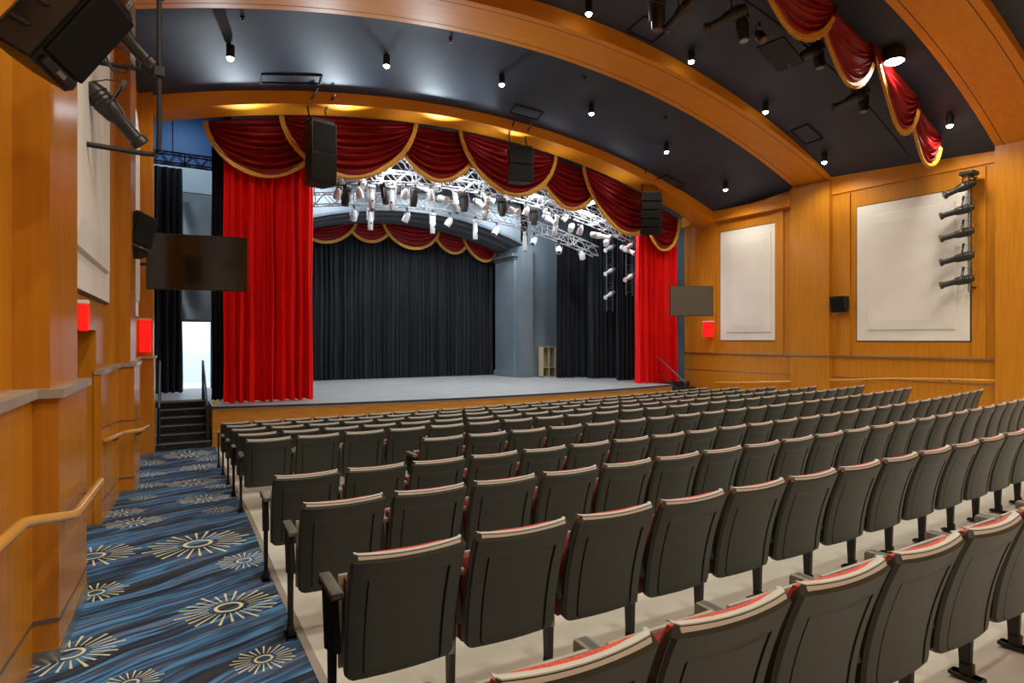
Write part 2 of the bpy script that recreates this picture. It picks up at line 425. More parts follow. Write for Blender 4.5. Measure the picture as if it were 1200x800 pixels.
# acoustic panels on the right wall
def acoustic(y0, y1, z0, z1, f, sgn, label):
    # sgn -1: room lies at smaller x
    t = thing('acoustic_panel', label, 'wall panel', (f((y0 + y1) / 2), (y0 + y1) / 2, z0))
    def bx(a, c, d, e, off0, off1):
        m = MB(); wallbox(m, a, c, d, e, off0, off1, f)
        m.b.transform(Matrix.Translation(-Vector(t.location))); return m
    bx(y0 - .03, y1 + .03, z0 - .03, z1 + .03, sgn * .012, 0).build('shadow_gap', M['panel_edge'], t)
    bx(y0, y1, z0, z1, sgn * .03, 0).build('border', M['panel'], t)
    w = .07 * (y1 - y0) + .1
    m = MB()
    loc = Vector(t.location)
    def P4(off, i):
        return [Vector((f(yy) + sgn * off, yy, zz)) - loc for yy, zz in ((y0 + i, z0 + i), (y1 - i, z0 + i), (y1 - i, z1 - i), (y0 + i, z1 - i))]
    A, Bq, Cq = P4(.03, w), P4(.065, w + .015), P4(.085, w + .26)
    for qa, qb in ((A, Bq), (Bq, Cq)):
        for k in range(4): m.quad(qa[k], qa[(k + 1) % 4], qb[(k + 1) % 4], qb[k])
    m.quad(*Cq); m.build('raised_field', M['panel'], t)
acoustic(7.08, 9.76, -.03, 3.75, XR, -1, 'large white raised wall panel beside the ladder of stage lights')
acoustic(12.15, 14.35, -.02, 3.72, XR, -1, 'narrower white raised wall panel beside the right-hand grey screen')
# right handrail
t = thing('handrail', 'long slim gold handrail along the right wall above the seats', 'handrail')
pts = [(XR(y) - .12, y, zf(XR(y), y) + .92) for y in [5 + .5 * i for i in range(20)]]
MB().tube(pts, .02, 8).build('rail', M['rail_wood'], t, smooth=True)
for i in range(1, 20, 4):
    p = Vector(pts[i]); MB().tube([p, p + Vector((.06, 0, -.05)), p + Vector((.12, 0, -.05))], .009, 6).build('bracket', M['black'], t)

# ------------------------------------------------------------------ left wall
TOP = 7.6
def lx(off): return lambda y: XP(y) + off
def seg(name, y0, y1, z0, z1, off, m, depth=1.4):
    b = MB(); wallbox(b, y0, y1, z0, z1, off, -depth, XP); return struct(b.build(name, m))
b = MB(); 
wallbox(b, -4.2, 5.3, -3.2, TOP, -.22, -1.6, XP)                 # upper plane, near part
wallbox(b, 5.3, 7.86, .10, TOP, -.22, -1.6, XP)                  # over the exit doorway
wallbox(b, 7.86, 14.6, -3.2, TOP, -.22, -1.6, XP)
wallbox(b, 5.3, 7.86, -3.2, .10, -1.3, -1.6, XP)                 # back of the doorway
struct(b.build('wall_left', M['wood']))
CZ1, CZ2, CZ3 = -.28, -.33, -.34
b = MB(); wallbox(b, -4.2, 4.23, -3.2, CZ1 - .05, -.12, -.24, XP); struct(b.build('trim_20', M['wood']))       # near wainscot
b = MB(); wallbox(b, 7.85, 9.93, -3.2, CZ2 - .05, -.17, -.24, XP); struct(b.build('trim_21', M['wood']))
b = MB(); wallbox(b, 11.0, 14.4, -3.2, CZ3 - .05, -.17, -.24, XP); struct(b.build('trim_22', M['wood']))
b = MB(); wallbox(b, 4.23, 5.3, -3.2, CZ1 - .05, 0, -.3, XP); struct(b.build('trim_23', M['wood']))       # pilaster 1 lower
b = MB(); wallbox(b, 4.28, 5.27, CZ1, TOP, -.05, -.3, XP); struct(b.build('trim_24', M['wood']))          # pilaster 1 upper
b = MB(); wallbox(b, 9.93, 11.0, -3.2, CZ2 - .05, 0, -.3, XP); struct(b.build('trim_25', M['wood']))
b = MB(); wallbox(b, 9.98, 10.97, CZ2, TOP, -.05, -.3, XP); struct(b.build('trim_26', M['wood']))
b = MB(); wallbox(b, 14.35, 15.1, -3.2, CZ3 - .05, .06, -.4, XP); struct(b.build('trim_27', M['wood']))
b = MB(); wallbox(b, 14.38, 15.08, CZ3, TOP - 2.3, .04, -.4, XP); struct(b.build('trim_28', M['wood']))
# ledge caps
b = MB(); wallbox(b, -4.2, 4.2, CZ1 - .05, CZ1, -.09, -.24, XP); wallbox(b, 4.2, 5.34, CZ1 - .05, CZ1, .025, -.24, XP); struct(b.build('trim_29', M['cap']))
b = MB(); wallbox(b, 7.84, 9.9, CZ2 - .05, CZ2, -.14, -.24, XP); wallbox(b, 9.9, 11.04, CZ2 - .05, CZ2, .025, -.24, XP)
wallbox(b, 11.04, 14.32, CZ3 - .05, CZ3, -.14, -.24, XP); struct(b.build('trim_30', M['cap']))
b = MB(); wallbox(b, 14.3, 15.14, CZ3 - .05, CZ3, .09, -.24, XP); struct(b.build('trim_31', M['cap']))
# metal reveals and kick plates that follow the sloping floor
def reveal(mb, y0, y1, off, dz, th=.018):
    n = max(2, int((y1 - y0) / .4))
    for i in range(n):
        a, c = y0 + (y1 - y0) * i / n, y0 + (y1 - y0) * (i + 1) / n
        za, zc = zf(0, a) + dz, zf(0, c) + dz
        f0 = [Vector((XP(a) + off + .004, a, za)), Vector((XP(c) + off + .004, c, zc)), Vector((XP(c) + off + .004, c, zc + th)), Vector((XP(a) + off + .004, a, za + th))]
        mb.prism(f0, (-.02, 0, 0))
b = MB(); reveal(b, 4.23, 5.3, 0, .25); wallbox(b, 4.222, 4.24, zf(0, 4.23) + .25, zf(0, 4.23) + .268, .004, -.12, XP); reveal(b, -1, 4.23, -.12, .25); struct(b.build('trim_32', M['seam']))
b = MB(); reveal(b, 7.86, 9.93, -.17, .25); reveal(b, 9.93, 11.0, 0, .25); reveal(b, 11.0, 14.35, -.17, .25)
reveal(b, 7.86, 9.93, -.17, 1.05); reveal(b, 9.93, 11.0, 0, 1.05)
wallbox(b, 9.922, 9.94, zf(0, 9.93) + 1.05, zf(0, 9.93) + 1.068, .004, -.17, XP); wallbox(b, 9.922, 9.94, zf(0, 9.93) + .25, zf(0, 9.93) + .268, .004, -.17, XP)
struct(b.build('trim_33', M['seam']))
b = MB()
for y0, y1, off in ((4.222, 5.308, .006), (9.922, 11.008, .006), (14.342, 15.108, .066)):
    wallbox(b, y0, y1, zf(0, (y0 + y1) / 2) - .1, zf(0, (y0 + y1) / 2) + .13, off, -.19, XP)
struct(b.build('baseboard_left', M['steel']))
# exit doorway door
b = MB(); wallbox(b, 5.45, 7.7, zf(0, 6.5), .02, -1.22, -1.3, XP); struct(b.build('door_1', M['wood']))
acoustic(5.6, 8.85, .45, 4.35, lx(-.22), 1, 'tall white wall panel beyond the big near pilaster')
acoustic(11.5, 14.0, .45, 4.35, lx(-.22), 1, 'sliver of white wall panel beyond the second left pilaster')
# handrails left
def handrail(label, pts, brk):
    t = thing('handrail', label, 'handrail')
    MB().tube(pts, .027, 10).build('rail', M['rail_wood'], t, smooth=True)
    for i, wx in brk:
        p = Vector(pts[i]); MB().tube([p + Vector((0, 0, -.015)), p + Vector((-.03, 0, -.06)), Vector((wx, p.y, p.z - .06))], .010, 6).build('bracket', M['black'], t)
hr = lambda y, off: (XP(y) + off, y, zf(0, y) + .925)
handrail('golden wooden handrail bending round the big near pilaster', [(-.60, 1.2, -.70), (-.58, 2.2, -.76), (-.57, 3.07, -.812), (-.562, 3.44, -.834), (-.55, 3.52, -.845), (-.45, 3.88, -.925), (-.43, 3.98, -.948), (-.425, 4.15, -.965), (-.42, 5.25, -1.045), (-.42, 5.4, -1.058)],
         [(2, XP(3) - .12), (8, XP(5.2))])
handrail('golden wooden handrail bending round the second pilaster by the stage stairs', [hr(7.95, -.14), hr(8.06, -.11), hr(8.9, -.095), hr(9.3, -.085), hr(9.5, -.02), hr(9.7, .07), hr(9.85, .10), hr(10.4, .115), hr(10.8, .12)],
         [(2, XP(8.9) - .17), (6, XP(10.2))])
# red exit light boxes
def exitbox(label, c, d, rz=0.):
    t = thing('exit_light', label, 'exit sign', c, rz)
    MB().box((0, 0, 0), d, bev=.012).build('sign_box', M['lamp_red'], t)
    o = MB().box((-d[0] * .1, 0, d[2] / 2 + .018), (d[0] * 1.25, d[1] * 1.1, .036), bev=.008).build('canopy', M['panel'], t); o['label'] = 'white mounting canopy'
    MB().box((-d[0] * .62, 0, d[2] / 2 + .018), (d[0] * .5, d[1] * .5, .03)).build('mounting_arm', M['panel'], t)
exitbox('glowing red sign box over the doorway beyond the near pilaster', (XP(6.62) - .178, 6.62, .20), (.075, .12, .24))
exitbox('red sign box with its glow on the pier beside the stage stairs', (XP(14.2) - .085, 14.2, .07), (.20, .16, .64))  # tall box also stands in for the sign's red glow on the pier
exitbox('glowing red sign box on the right wall beneath the grey screen', (XR(14.75) - .18, 14.75, .36), (.22, .30, .52), PI)

# ------------------------------------------------------------------ rear wall
b = MB(); b.box(*box_xyz(-2.5, 18.5, -4.5, -4.2, -3, 8)); struct(b.build('wall_rear', M['wood']))

# ------------------------------------------------------------------ ceiling and arches
PROS = (7.235, -19.1, 25.0); AR2 = (7.23, -18.33, 25.0); AR3 = (7.5, -10.44, 17.8)
def arcz(A, x, e=0.): return A[1] + sqrt((A[2] + e) ** 2 - (x - A[0]) ** 2)
# (y, arch profile, rise over the arch at the crown, rise at the walls)
secs = [(-4.3, AR3, .26, .26), (5.3, AR3, .26, .2), (6.52, AR3, .26, .0), (10.47, AR2, .36, .05), (10.9, AR2, .36, .05), (11.68, AR2, .36, .05), (11.85, AR2, .36, -.10), (14.5, PROS, .28, .36), (15.35, PROS, .28, .36)]
def sez(q, x): k = min(1, ((x - 7.3) / 9.7) ** 2); return arcz(q[1], x) + q[2] * (1 - k) + q[3] * k
def ceilz(x, y):
    for qa, qb in zip(secs, secs[1:]):
        if y <= qb[0]:
            k = (y - qa[0]) / (qb[0] - qa[0]); return sez(qa, x) * (1 - k) + sez(qb, x) * k
    return sez(secs[-1], x)
b = MB()
ys = [-4.3, 0, 5.3, 6.52, 7.5, 8.5, 9.5, 10.47, 10.9, 11.68, 11.85, 12.4, 13.2, 13.9, 14.5, 15.35]
NX = 60
vs = [[b.b.verts.new((-1.9 + 20 * i / NX, y, ceilz(-1.9 + 20 * i / NX, y))) for i in range(NX + 1)] for y in ys]
for j in range(len(ys) - 1):
    for i in range(NX): b.b.faces.new([vs[j][i], vs[j][i + 1], vs[j + 1][i + 1], vs[j + 1][i]])
o = b.build('ceiling', M['ceil'], smooth=True); struct(o)
md = o.modifiers.new('thick', 'SOLIDIFY'); md.thickness = -.06
def arch(label, A, y0, y1, up, x0, x1, grooves=True):
    t = thing('timber_arch', label, 'arch', ((x0 + x1) / 2, (y0 + y1) / 2, arcz(A, (x0 + x1) / 2)))
    loc = Vector(t.location); N = 72
    b = MB(); rows = []
    for i in range(N + 1):
        x = x0 + (x1 - x0) * i / N; zl, zh = arcz(A, x), arcz(A, x, up)
        rows.append([b.b.verts.new(Vector(p) - loc) for p in ((x, y0, zl), (x, y1, zl), (x, y1, zh), (x, y0, zh))])
    for i in range(N):
        for k in range(4): b.b.faces.new([rows[i][k], rows[i][(k + 1) % 4], rows[i + 1][(k + 1) % 4], rows[i + 1][k]])
    b.b.faces.new(rows[0]); b.b.faces.new(rows[-1][::-1])
    b.build('beam', M['wood_arch'], t, smooth=True)
    if grooves:
        for yy in (y0 + .14 * (y1 - y0), y1 - .14 * (y1 - y0)):
            g = MB(); rr = []
            for i in range(N + 1):
                x = x0 + (x1 - x0) * i / N; z = arcz(A, x) - .002
                rr.append([g.b.verts.new(Vector(p) - loc) for p in ((x, yy - .009, z), (x, yy + .009, z), (x, yy + .009, z + .01), (x, yy - .009, z + .01))])
            for i in range(N):
                for k in range(4): g.b.faces.new([rr[i][k], rr[i][(k + 1) % 4], rr[i + 1][(k + 1) % 4], rr[i + 1][k]])
            q = g.build('groove', M['panel_edge'], t)
arch('orange timber arch over the stage opening, red swags below it', PROS, 14.5, 15.3, .34, -.9, 16.75, False)
arch('middle orange timber arch between the two blue ceiling bays', AR2, 10.47, 11.68, .40, -.9, 17.05)
arch('nearest orange timber arch at the upper right, springing from the right wall', AR3, 5.3, 6.52, .30, -.9, 17.3)

# ceiling downlights
def downlight(u, v, Y, label, r=.075, power=None, L_=.24):
    rx, ry, rz_ = ray(u, v); dd = Y / ry
    for _ in range(120):
        yy = min(ry * dd, 14.2); dd = .75 * dd + .25 * (ceilz(rx * dd, yy) - L_ - .05) / rz_
    if abs(ry * dd - Y) > 1.1: dd = (Y + (1.1 if ry * dd > Y else -1.1)) / ry
    p = Vector((rx * dd, ry * dd, rz_ * dd)); zc = ceilz(p.x, p.y)
    t = thing('downlight', label, 'ceiling light', p, group='cylinder downlights on the blue ceiling')
    MB().lathe([(r * .96, 0), (r, .01), (r, L_), (r * .9, L_ + .01)], 16).build('housing', M['blackmat'], t, smooth=True)
    MB().lathe([(r * .3, -.055), (r * .66, -.042), (r * .88, -.012), (r * .9, .004)], 16).build('lamp', M['lamp_warm'], t)
    if zc > p.z + L_: MB().tube([(0, 0, L_), (0, 0, zc - p.z)], .012, 6).build('stem', M['blackmat'], t)
    return p
DL = []
for u, v, lab in [(270, 68, 'lit cylinder downlight, leftmost of the row before the stage arch'), (453, 77, 'second lit downlight from left before the stage arch'),
                  (588, 99, 'third lit downlight from left before the stage arch'), (693, 133, 'fourth lit downlight from left before the stage arch'),
                  (781, 178, 'fifth lit downlight from left before the stage arch'), (850, 222, 'rightmost lit downlight of the row before the stage arch')]:
    DL.append(downlight(u, v, 12.8, lab))
for u, v, lab in [(690, 16, 'lit downlight highest in the bay behind the hanging swags'), (810, 72, 'second lit downlight along the bay just above the middle arch'),
                  (897, 131, 'third lit downlight along the bay just above the middle arch'), (966, 190, 'lowest lit downlight above the right end of the middle arch')]:
    DL.append(downlight(u, v, 9.6, lab))
STAR = downlight(1048, 72, 6.85, 'dazzling downlight in front of the hanging red swags', r=.21); DL.append(STAR)
DL.append(downlight(1113, 147, 6.85, 'lit downlight beside the right end of the hanging swags'))
# ceiling vents and sprinklers
for u, v, Y, w, d, lab in [(760, 34, 9.0, .75, .55, 'square dark ceiling vent near the hanging stage lights'), (945, 157, 8.5, .7, .5, 'square dark ceiling vent right of the middle arch'),
                     (342, 92, 13.9, 1.3, .3, 'slot vent on the ceiling above the left red curtain'), (617, 131, 13.7, .9, .35, 'slot vent on the ceiling above the stage arch centre'),
                     (785, 213, 13.6, .8, .35, 'slot vent on the ceiling near the right end of the stage arch')]:
    x, y, z = ray(u, v); dd = 9.
    for _ in range(80): dd = .6 * dd + .4 * (ceilz(x * dd, min(y * dd, 14.4)) / z)
    X, Yy = x * dd, min(y * dd, 14.4); Z = ceilz(X, Yy)
    slope = (ceilz(X + .1, Yy) - ceilz(X - .1, Yy)) / .2; sy = (ceilz(X, Yy + .1) - ceilz(X, Yy - .1)) / .2
    t = thing('ceiling_vent', lab, 'vent', (X, Yy, Z - .02), rot=(math.atan(sy), -math.atan(slope), 0))
    fr = MB()
    for c_, d_ in (((0, d / 2, 0), (w, .03, .04)), ((0, -d / 2, 0), (w, .03, .04)), ((w / 2, 0, 0), (.03, d, .04)), ((-w / 2, 0, 0), (.03, d, .04))): fr.box(c_, d_)
    fr.build('frame', M['hole'], t); MB().box((0, 0, .012), (w, d, .01)).build('plate', M['ceil'], t)
for u, v, Y, lab in [(284, 20, 12.2, 'small black sprinkler head on the ceiling, farthest left'), (528, 46, 12.2, 'small black sprinkler head near the arch, second from left'),
                (685, 90, 12.2, 'small black sprinkler head near the arch, third from left'), (780, 137, 12.2, 'small black sprinkler head near the arch, farthest right')]:
    x, y, z = ray(u, v); dd = 12.
    for _ in range(80): dd = .6 * dd + .4 * (ceilz(x * dd, y * dd) / z)
    t = MB(); t.lathe([(.05, 0), (.05, -.02), (.02, -.03), (.02, -.07), (.045, -.075), (.045, -.08)], 10)
    tag(t.build('sprinkler_head', M['hole'], loc=(x * dd, y * dd, ceilz(x * dd, y * dd))), lab, 'sprinkler', 'ceiling sprinklers')

# ------------------------------------------------------------------ stage
DZ = -1.53
def sy_(x): return 14.2 + (x - 8.6) ** 2 / 60.
SX0, SX1 = .92, 14.95
t = thing('stage', 'raised stage with worn grey deck and curved orange wood front', 'stage', (8, 15, -2.5))
loc = Vector(t.location); N = 40
out = [(SX0 + (SX1 - SX0) * i / N, sy_(SX0 + (SX1 - SX0) * i / N)) for i in range(N + 1)]
b = MB(); poly = [Vector((x, y - .02, DZ - .07)) - loc for x, y in out] + [Vector((SX1, 16.2, DZ - .07)) - loc, Vector((17.2, 16.2, DZ - .07)) - loc, Vector((17.2, 26.5, DZ - .07)) - loc, Vector((-1.6, 26.5, DZ - .07)) - loc, Vector((-1.6, 17.25, DZ - .07)) - loc, Vector((SX0, 17.25, DZ - .07)) - loc]
b.prism(poly, (0, 0, .07)); b.build('deck', M['stagefloor'], t)
b = MB(); poly = [Vector((x, y + .02, -2.6)) - loc for x, y in out] + [Vector((SX1, 16.2, -2.6)) - loc, Vector((SX0, 17.25, -2.6)) - loc]
b.prism(poly, (0, 0, 2.6 + DZ - .072)); b.build('front_panel', M['wood_cut'], t)
b = MB()
for i in range(N):
    (xa, ya), (xb, yb) = out[i], out[i + 1]
    b.prism([Vector((xa, ya - .03, DZ - .045)) - loc, Vector((xb, yb - .03, DZ - .045)) - loc, Vector((xb, yb - .03, DZ + .002)) - loc, Vector((xa, ya - .03, DZ + .002)) - loc], (0, .05, 0))
b.build('edge_strip', M['darkhouse'], t)
# stage stairs, left
zbot = zf(.3, 15.1); nst = 6; rise = (DZ - zbot) / nst
t = thing('stage_stairs', 'black carpeted steps climbing to the stage at the end of the carpet aisle', 'stairs', (.35, 15.2, zbot))
for i in range(nst):
    h = rise * (i + 1)
    MB().box(*box_xyz(-.53, .54, .33 * i, 2.05, h - rise, h - .004)).build('step', M['stair'], t)
    MB().box(*box_xyz(-.53, .54, .33 * i - .012, .33 * i + .035, h - .02, h + .002)).build('nosing', M['nosing'], t)
def stair_rail(label, x, y0, y1, z0, z1):
    t = thing('stair_handrail', label, 'handrail', (x, y0, z0))
    L_ = y1 - y0; H_ = z1 - z0
    MB().tube([(0, 0, 0), (0, 0, .98)], .03, 8).build('newel_post', M['blackmat'], t)
    MB().tube([(0, L_, H_), (0, L_, H_ + .98)], .028, 8).build('post', M['blackmat'], t)
    MB().tube([(0, -.05, .95), (0, 0, .98), (0, L_, H_ + .98), (0, L_ + .25, H_ + .98)], .022, 8).build('rail', M['greydark'], t, smooth=True)
    MB().tube([(0, 0, .5), (0, L_, H_ + .5)], .016, 6).build('lower_rail', M['blackmat'], t)
stair_rail('dark handrail on the wall side of the left stage steps', -.13, 15.22, 17.3, zbot, DZ)
stair_rail('dark handrail on the stage side of the left stage steps', .82, 15.25, 17.1, zbot, DZ)
zb2 = zf(15.8, 14.6)
t = thing('stage_stairs', 'dark steps at the right end of the stage beside the wall', 'stairs', (15.8, 14.5, zb2))
for i in range(5):
    h = (DZ - zb2) / 5 * (i + 1); MB().box(*box_xyz(-.82, .82, .3 * i, 1.7, h - (DZ - zb2) / 5, h - .004)).build('step', M['stair'], t)
stair_rail('thin dark handrail on the right stage steps', 15.15, 14.5, 15.9, zb2, DZ)

# stage house shell
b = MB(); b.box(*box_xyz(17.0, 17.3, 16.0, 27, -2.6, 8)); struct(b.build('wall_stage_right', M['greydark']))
b = MB(); b.box(*box_xyz(-1.9, -1.6, 15.1, 27, -2.6, 8)); struct(b.build('wall_stage_left', M['darkhouse']))
b = MB(); b.box(*box_xyz(-1.9, 17.3, 26.5, 26.8, -2.6, 8)); struct(b.build('wall_stage_back', M['darkhouse']))
b = MB(); b.box(*box_xyz(-1.9, 17.3, 15.32, 27, 7.2, 7.4)); struct(b.build('ceiling_stage', M['darkhouse']))
# wall above the proscenium arch
b = MB(); NN = 48
for i in range(NN):
    xa, xb = -1.9 + 19.2 * i / NN, -1.9 + 19.2 * (i + 1) / NN
    za, zb_ = arcz(PROS, xa, .1), arcz(PROS, xb, .1)
    b.prism([(xa, 15.31, za), (xb, 15.31, zb_), (xb, 15.31, 7.4), (xa, 15.31, 7.4)], (0, .08, 0))
struct(b.build('wall_over_stage', M['darkhouse']))
# left wing: wall with a doorway into a bright white room
YW = 21.0
b = MB()
b.box(*box_xyz(-1.6, .42, YW, YW + .15, DZ, 4.55)); b.box(*box_xyz(1.22, 3.7, YW, YW + .15, DZ, 4.55)); b.box(*box_xyz(.42, 1.22, YW, YW + .15, .55, 4.55))
struct(b.build('wall_wing', M['greywall']))
b = MB(); b.box(*box_xyz(-1.6, 3.7, YW - .02, YW + .15, 4.55, 5.35)); struct(b.build('wall_wing_band', M['paleblue']))
b = MB(); b.box(*box_xyz(-1.6, 3.7, YW - .04, YW + .15, 5.35, 7.2)); struct(b.build('wall_wing_top', M['blue']))
b = MB(); b.box(*box_xyz(-.4, 2.2, 24.0, 24.1, DZ, 1.6)); b.box(*box_xyz(-.5, -.4, YW + .15, 24.1, DZ, 1.6)); b.box(*box_xyz(2.2, 2.3, YW + .15, 24.1, DZ, 1.6)); b.box(*box_xyz(-.5, 2.3, YW + .15, 24.1, 1.6, 1.7))
struct(b.build('wall_side_room', M['whiteroom']))
b = MB(); b.box(*box_xyz(-.4, 2.2, YW + .0, 24.0, DZ - .01, DZ + .012)); struct(b.build('floor_side_room', M['whiteroom']))

# inner arch (shell) at the back of the stage
INA = (8.0, -7.75, 12.3)
YI0, YI1 = 20.6, 22.6; IX0, IX1 = 3.7, 12.35
b = MB(); N = 40
def inz(x, e=0.): return INA[1] + sqrt((INA[2] + e) ** 2 - (x - INA[0]) ** 2)
for i in range(N):                                 # front wall above the opening
    xa, xb = IX0 + (IX1 - IX0) * i / N, IX0 + (IX1 - IX0) * (i + 1) / N
    b.prism([(xa, YI0, inz(xa, .18)), (xb, YI0, inz(xb, .18)), (xb, YI0, 7.2), (xa, YI0, 7.2)], (0, .06, 0))
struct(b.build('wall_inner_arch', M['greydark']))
t = thing('stage_shell', 'grey moulded arch shell over the black backdrop at the rear of the stage', 'arch', (8, 21.6, DZ))
loc = Vector(t.location)
prof = [(20.6, .18), (20.62, .10), (20.95, .08), (21.0, .02), (21.5, .0), (21.55, -.06), (22.1, -.08), (22.15, -.02), (22.62, -.02), (22.62, .3), (20.7, .3)]
b = MB(); rr = []
for i in range(N + 1):
    x = IX0 - .3 + (IX1 + .3 - IX0 + .3) * i / N
    rr.append([b.b.verts.new(Vector((x, y, inz(x, e))) - loc) for y, e in prof])
for i in range(N):
    for k in range(len(prof) - 1): b.b.faces.new([rr[i][k], rr[i][k + 1], rr[i + 1][k + 1], rr[i + 1][k]])
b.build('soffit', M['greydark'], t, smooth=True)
for xa, xb, nm in ((IX1, IX1 + .55, 1), (IX0 - .55, IX0, -1)):
    f = MB(); f.box(*box_xyz(xa - 8, xb - 8, 20.55 - 21.6, 22.6 - 21.6, 0, 5.3)); f.build('jamb', M['greywall'], t)
    xe = xa if nm > 0 else xb
    f = MB(); f.box(*box_xyz(xe - 8 - nm * .14, xe - 8, 20.9 - 21.6, 22.5 - 21.6, 0, 4.95), bev=.01); f.build('pilaster', M['greywall'], t)
    f = MB(); f.box((xe - 8 - nm * .10, .1, 4.95), (.34, 1.75, .13), bev=.02); f.box((xe - 8 - nm * .08, .1, 4.82), (.26, 1.65, .06), bev=.01); f.build('capital', M['greydark'], t)
    f = MB(); f.box((xe - 8 - nm * .08, .1, .12), (.2, 1.7, .24), bev=.01); f.build('plinth', M['greywall'], t)
b = MB(); b.box(*box_xyz(IX1 + .5, 17.0, 20.75, 20.9, DZ, 7.2)); b.box(*box_xyz(1.8, IX0 - .5, 20.75, 20.9, DZ, 7.2)); struct(b.build('wall_stage_inner', M['greywall']))

# ------------------------------------------------------------------ drapes
def curtain(name, label, m, x0, x1, y, z0, z1, waves, amp=.07, seed=1, rz=0., cat='curtain', group=None, hem=True):
    rnd = random.Random(seed); w = x1 - x0; n = int(waves * 10)
    ph = [rnd.uniform(-.9, .9) for _ in range(n + 1)]
    am = [rnd.uniform(.6, 1.35) for _ in range(int(waves) + 3)]
    t = thing(name, label, cat, ((x0 + x1) / 2, y, z0), rz, group)
    def yo(s, q):
        k = s * waves; a = am[int(k)] * (1 - (k % 1)) + am[int(k) + 1] * (k % 1)
        return amp * a * (sin(2 * PI * k + .9 * sin(2.1 * k + seed)) + .35 * sin(4.3 * PI * k + seed)) * (.55 + .45 * (1 - q))
    def f(s, q): return (-w / 2 + w * s + .012 * sin(9 * q + 20 * s), yo(s, q) - .006, q * (z1 - z0) + (.012 * sin(2 * PI * s * waves) if q == 0 else 0))
    def g(s, q): p = f(s, q); return (p[0], p[1] + .012, p[2])
    b = MB(); b.sheet(f, g, n, 14); b.build('cloth', m, t, smooth=True)
    if hem:
        b = MB(); b.sheet(lambda s, q: (f(s, 0)[0], f(s, 0)[1] - .006, f(s, 0)[2] + .14 * q), lambda s, q: (f(s, 0)[0], f(s, 0)[1] + .02, f(s, 0)[2] + .14 * q), n, 1)
        b.build('hem', m, t, smooth=True)
    return t
CUR = 'stage curtains'
curtain('stage_curtain', 'tall bright red velvet curtain at the left side of the stage', M['red'], 1.19, 3.25, 15.80, DZ + .02, 5.0, 9, .13, 3, 0)
curtain('stage_curtain', 'tall bright red velvet curtain at the right side of the stage', M['red'], 14.2, 16.1, 15.85, DZ + .02, 4.2, 8, .13, 5, 0)
curtain('backdrop_curtain', 'wide black pleated backdrop curtain across the rear of the stage', M['blackdrape'], 3.75, 12.3, 22.9, DZ + .02, 4.75, 46, .06, 8, 0)
curtain('wing_curtain', 'black wing drape beside the grey wall and shelf', M['blackdrape'], 13.35, 15.3, 19.55, DZ + .02, 4.0, 9, .09, 11, 0)
curtain('wing_curtain', 'widest black wing drape hanging in front on the right', M['blackdrape'], 14.25, 16.2, 18.6, DZ + .02, 5.2, 9, .10, 13, 0)
curtain('wing_curtain', 'narrow black wing drape nearest the right red curtain', M['blackdrape'], 14.5, 15.35, 17.25, DZ + .02, 5.2, 5, .08, 17, 0)
curtain('wing_curtain', 'black wing drape beside the bright doorway at the left', M['blackdrape'], -.9, .42, 19.6, DZ + .02, 4.9, 7, .08, 19, 0)
curtain('wing_curtain', 'narrow black drape just left of the red curtain', M['blackdrape'], 0.98, 1.46, 16.6, DZ + .02, 4.8, 4, .07, 23, 0)
# loose grey dust cloth over the doorway
b = MB()
def dc(s, q): 
    x = .42 + .86 * s; z = .62 + 3.6 * q
    return (x, 20.85 - .10 * sin(3.2 * q + 2.2 * s) * sin(PI * q) - .05 * sin(11 * q + 5 * s + 2 * sin(4 * s)), z)
b.sheet(dc, lambda s, q: (dc(s, q)[0], dc(s, q)[1] + .02, dc(s, q)[2]), 16, 40)
tag(b.build('hanging_cloth', M['greywall'], smooth=True), 'rumpled grey cloth hanging above the bright doorway', 'cloth')
MB_ = MB(); MB_.box(*box_xyz(-.06, .06, -.03, .03, 0, .09)); tag(MB_.build('floor_tag', M['tag'], loc=(1.02, 15.75, DZ)), 'small yellow tag at the foot of the left black drape', 'tag')

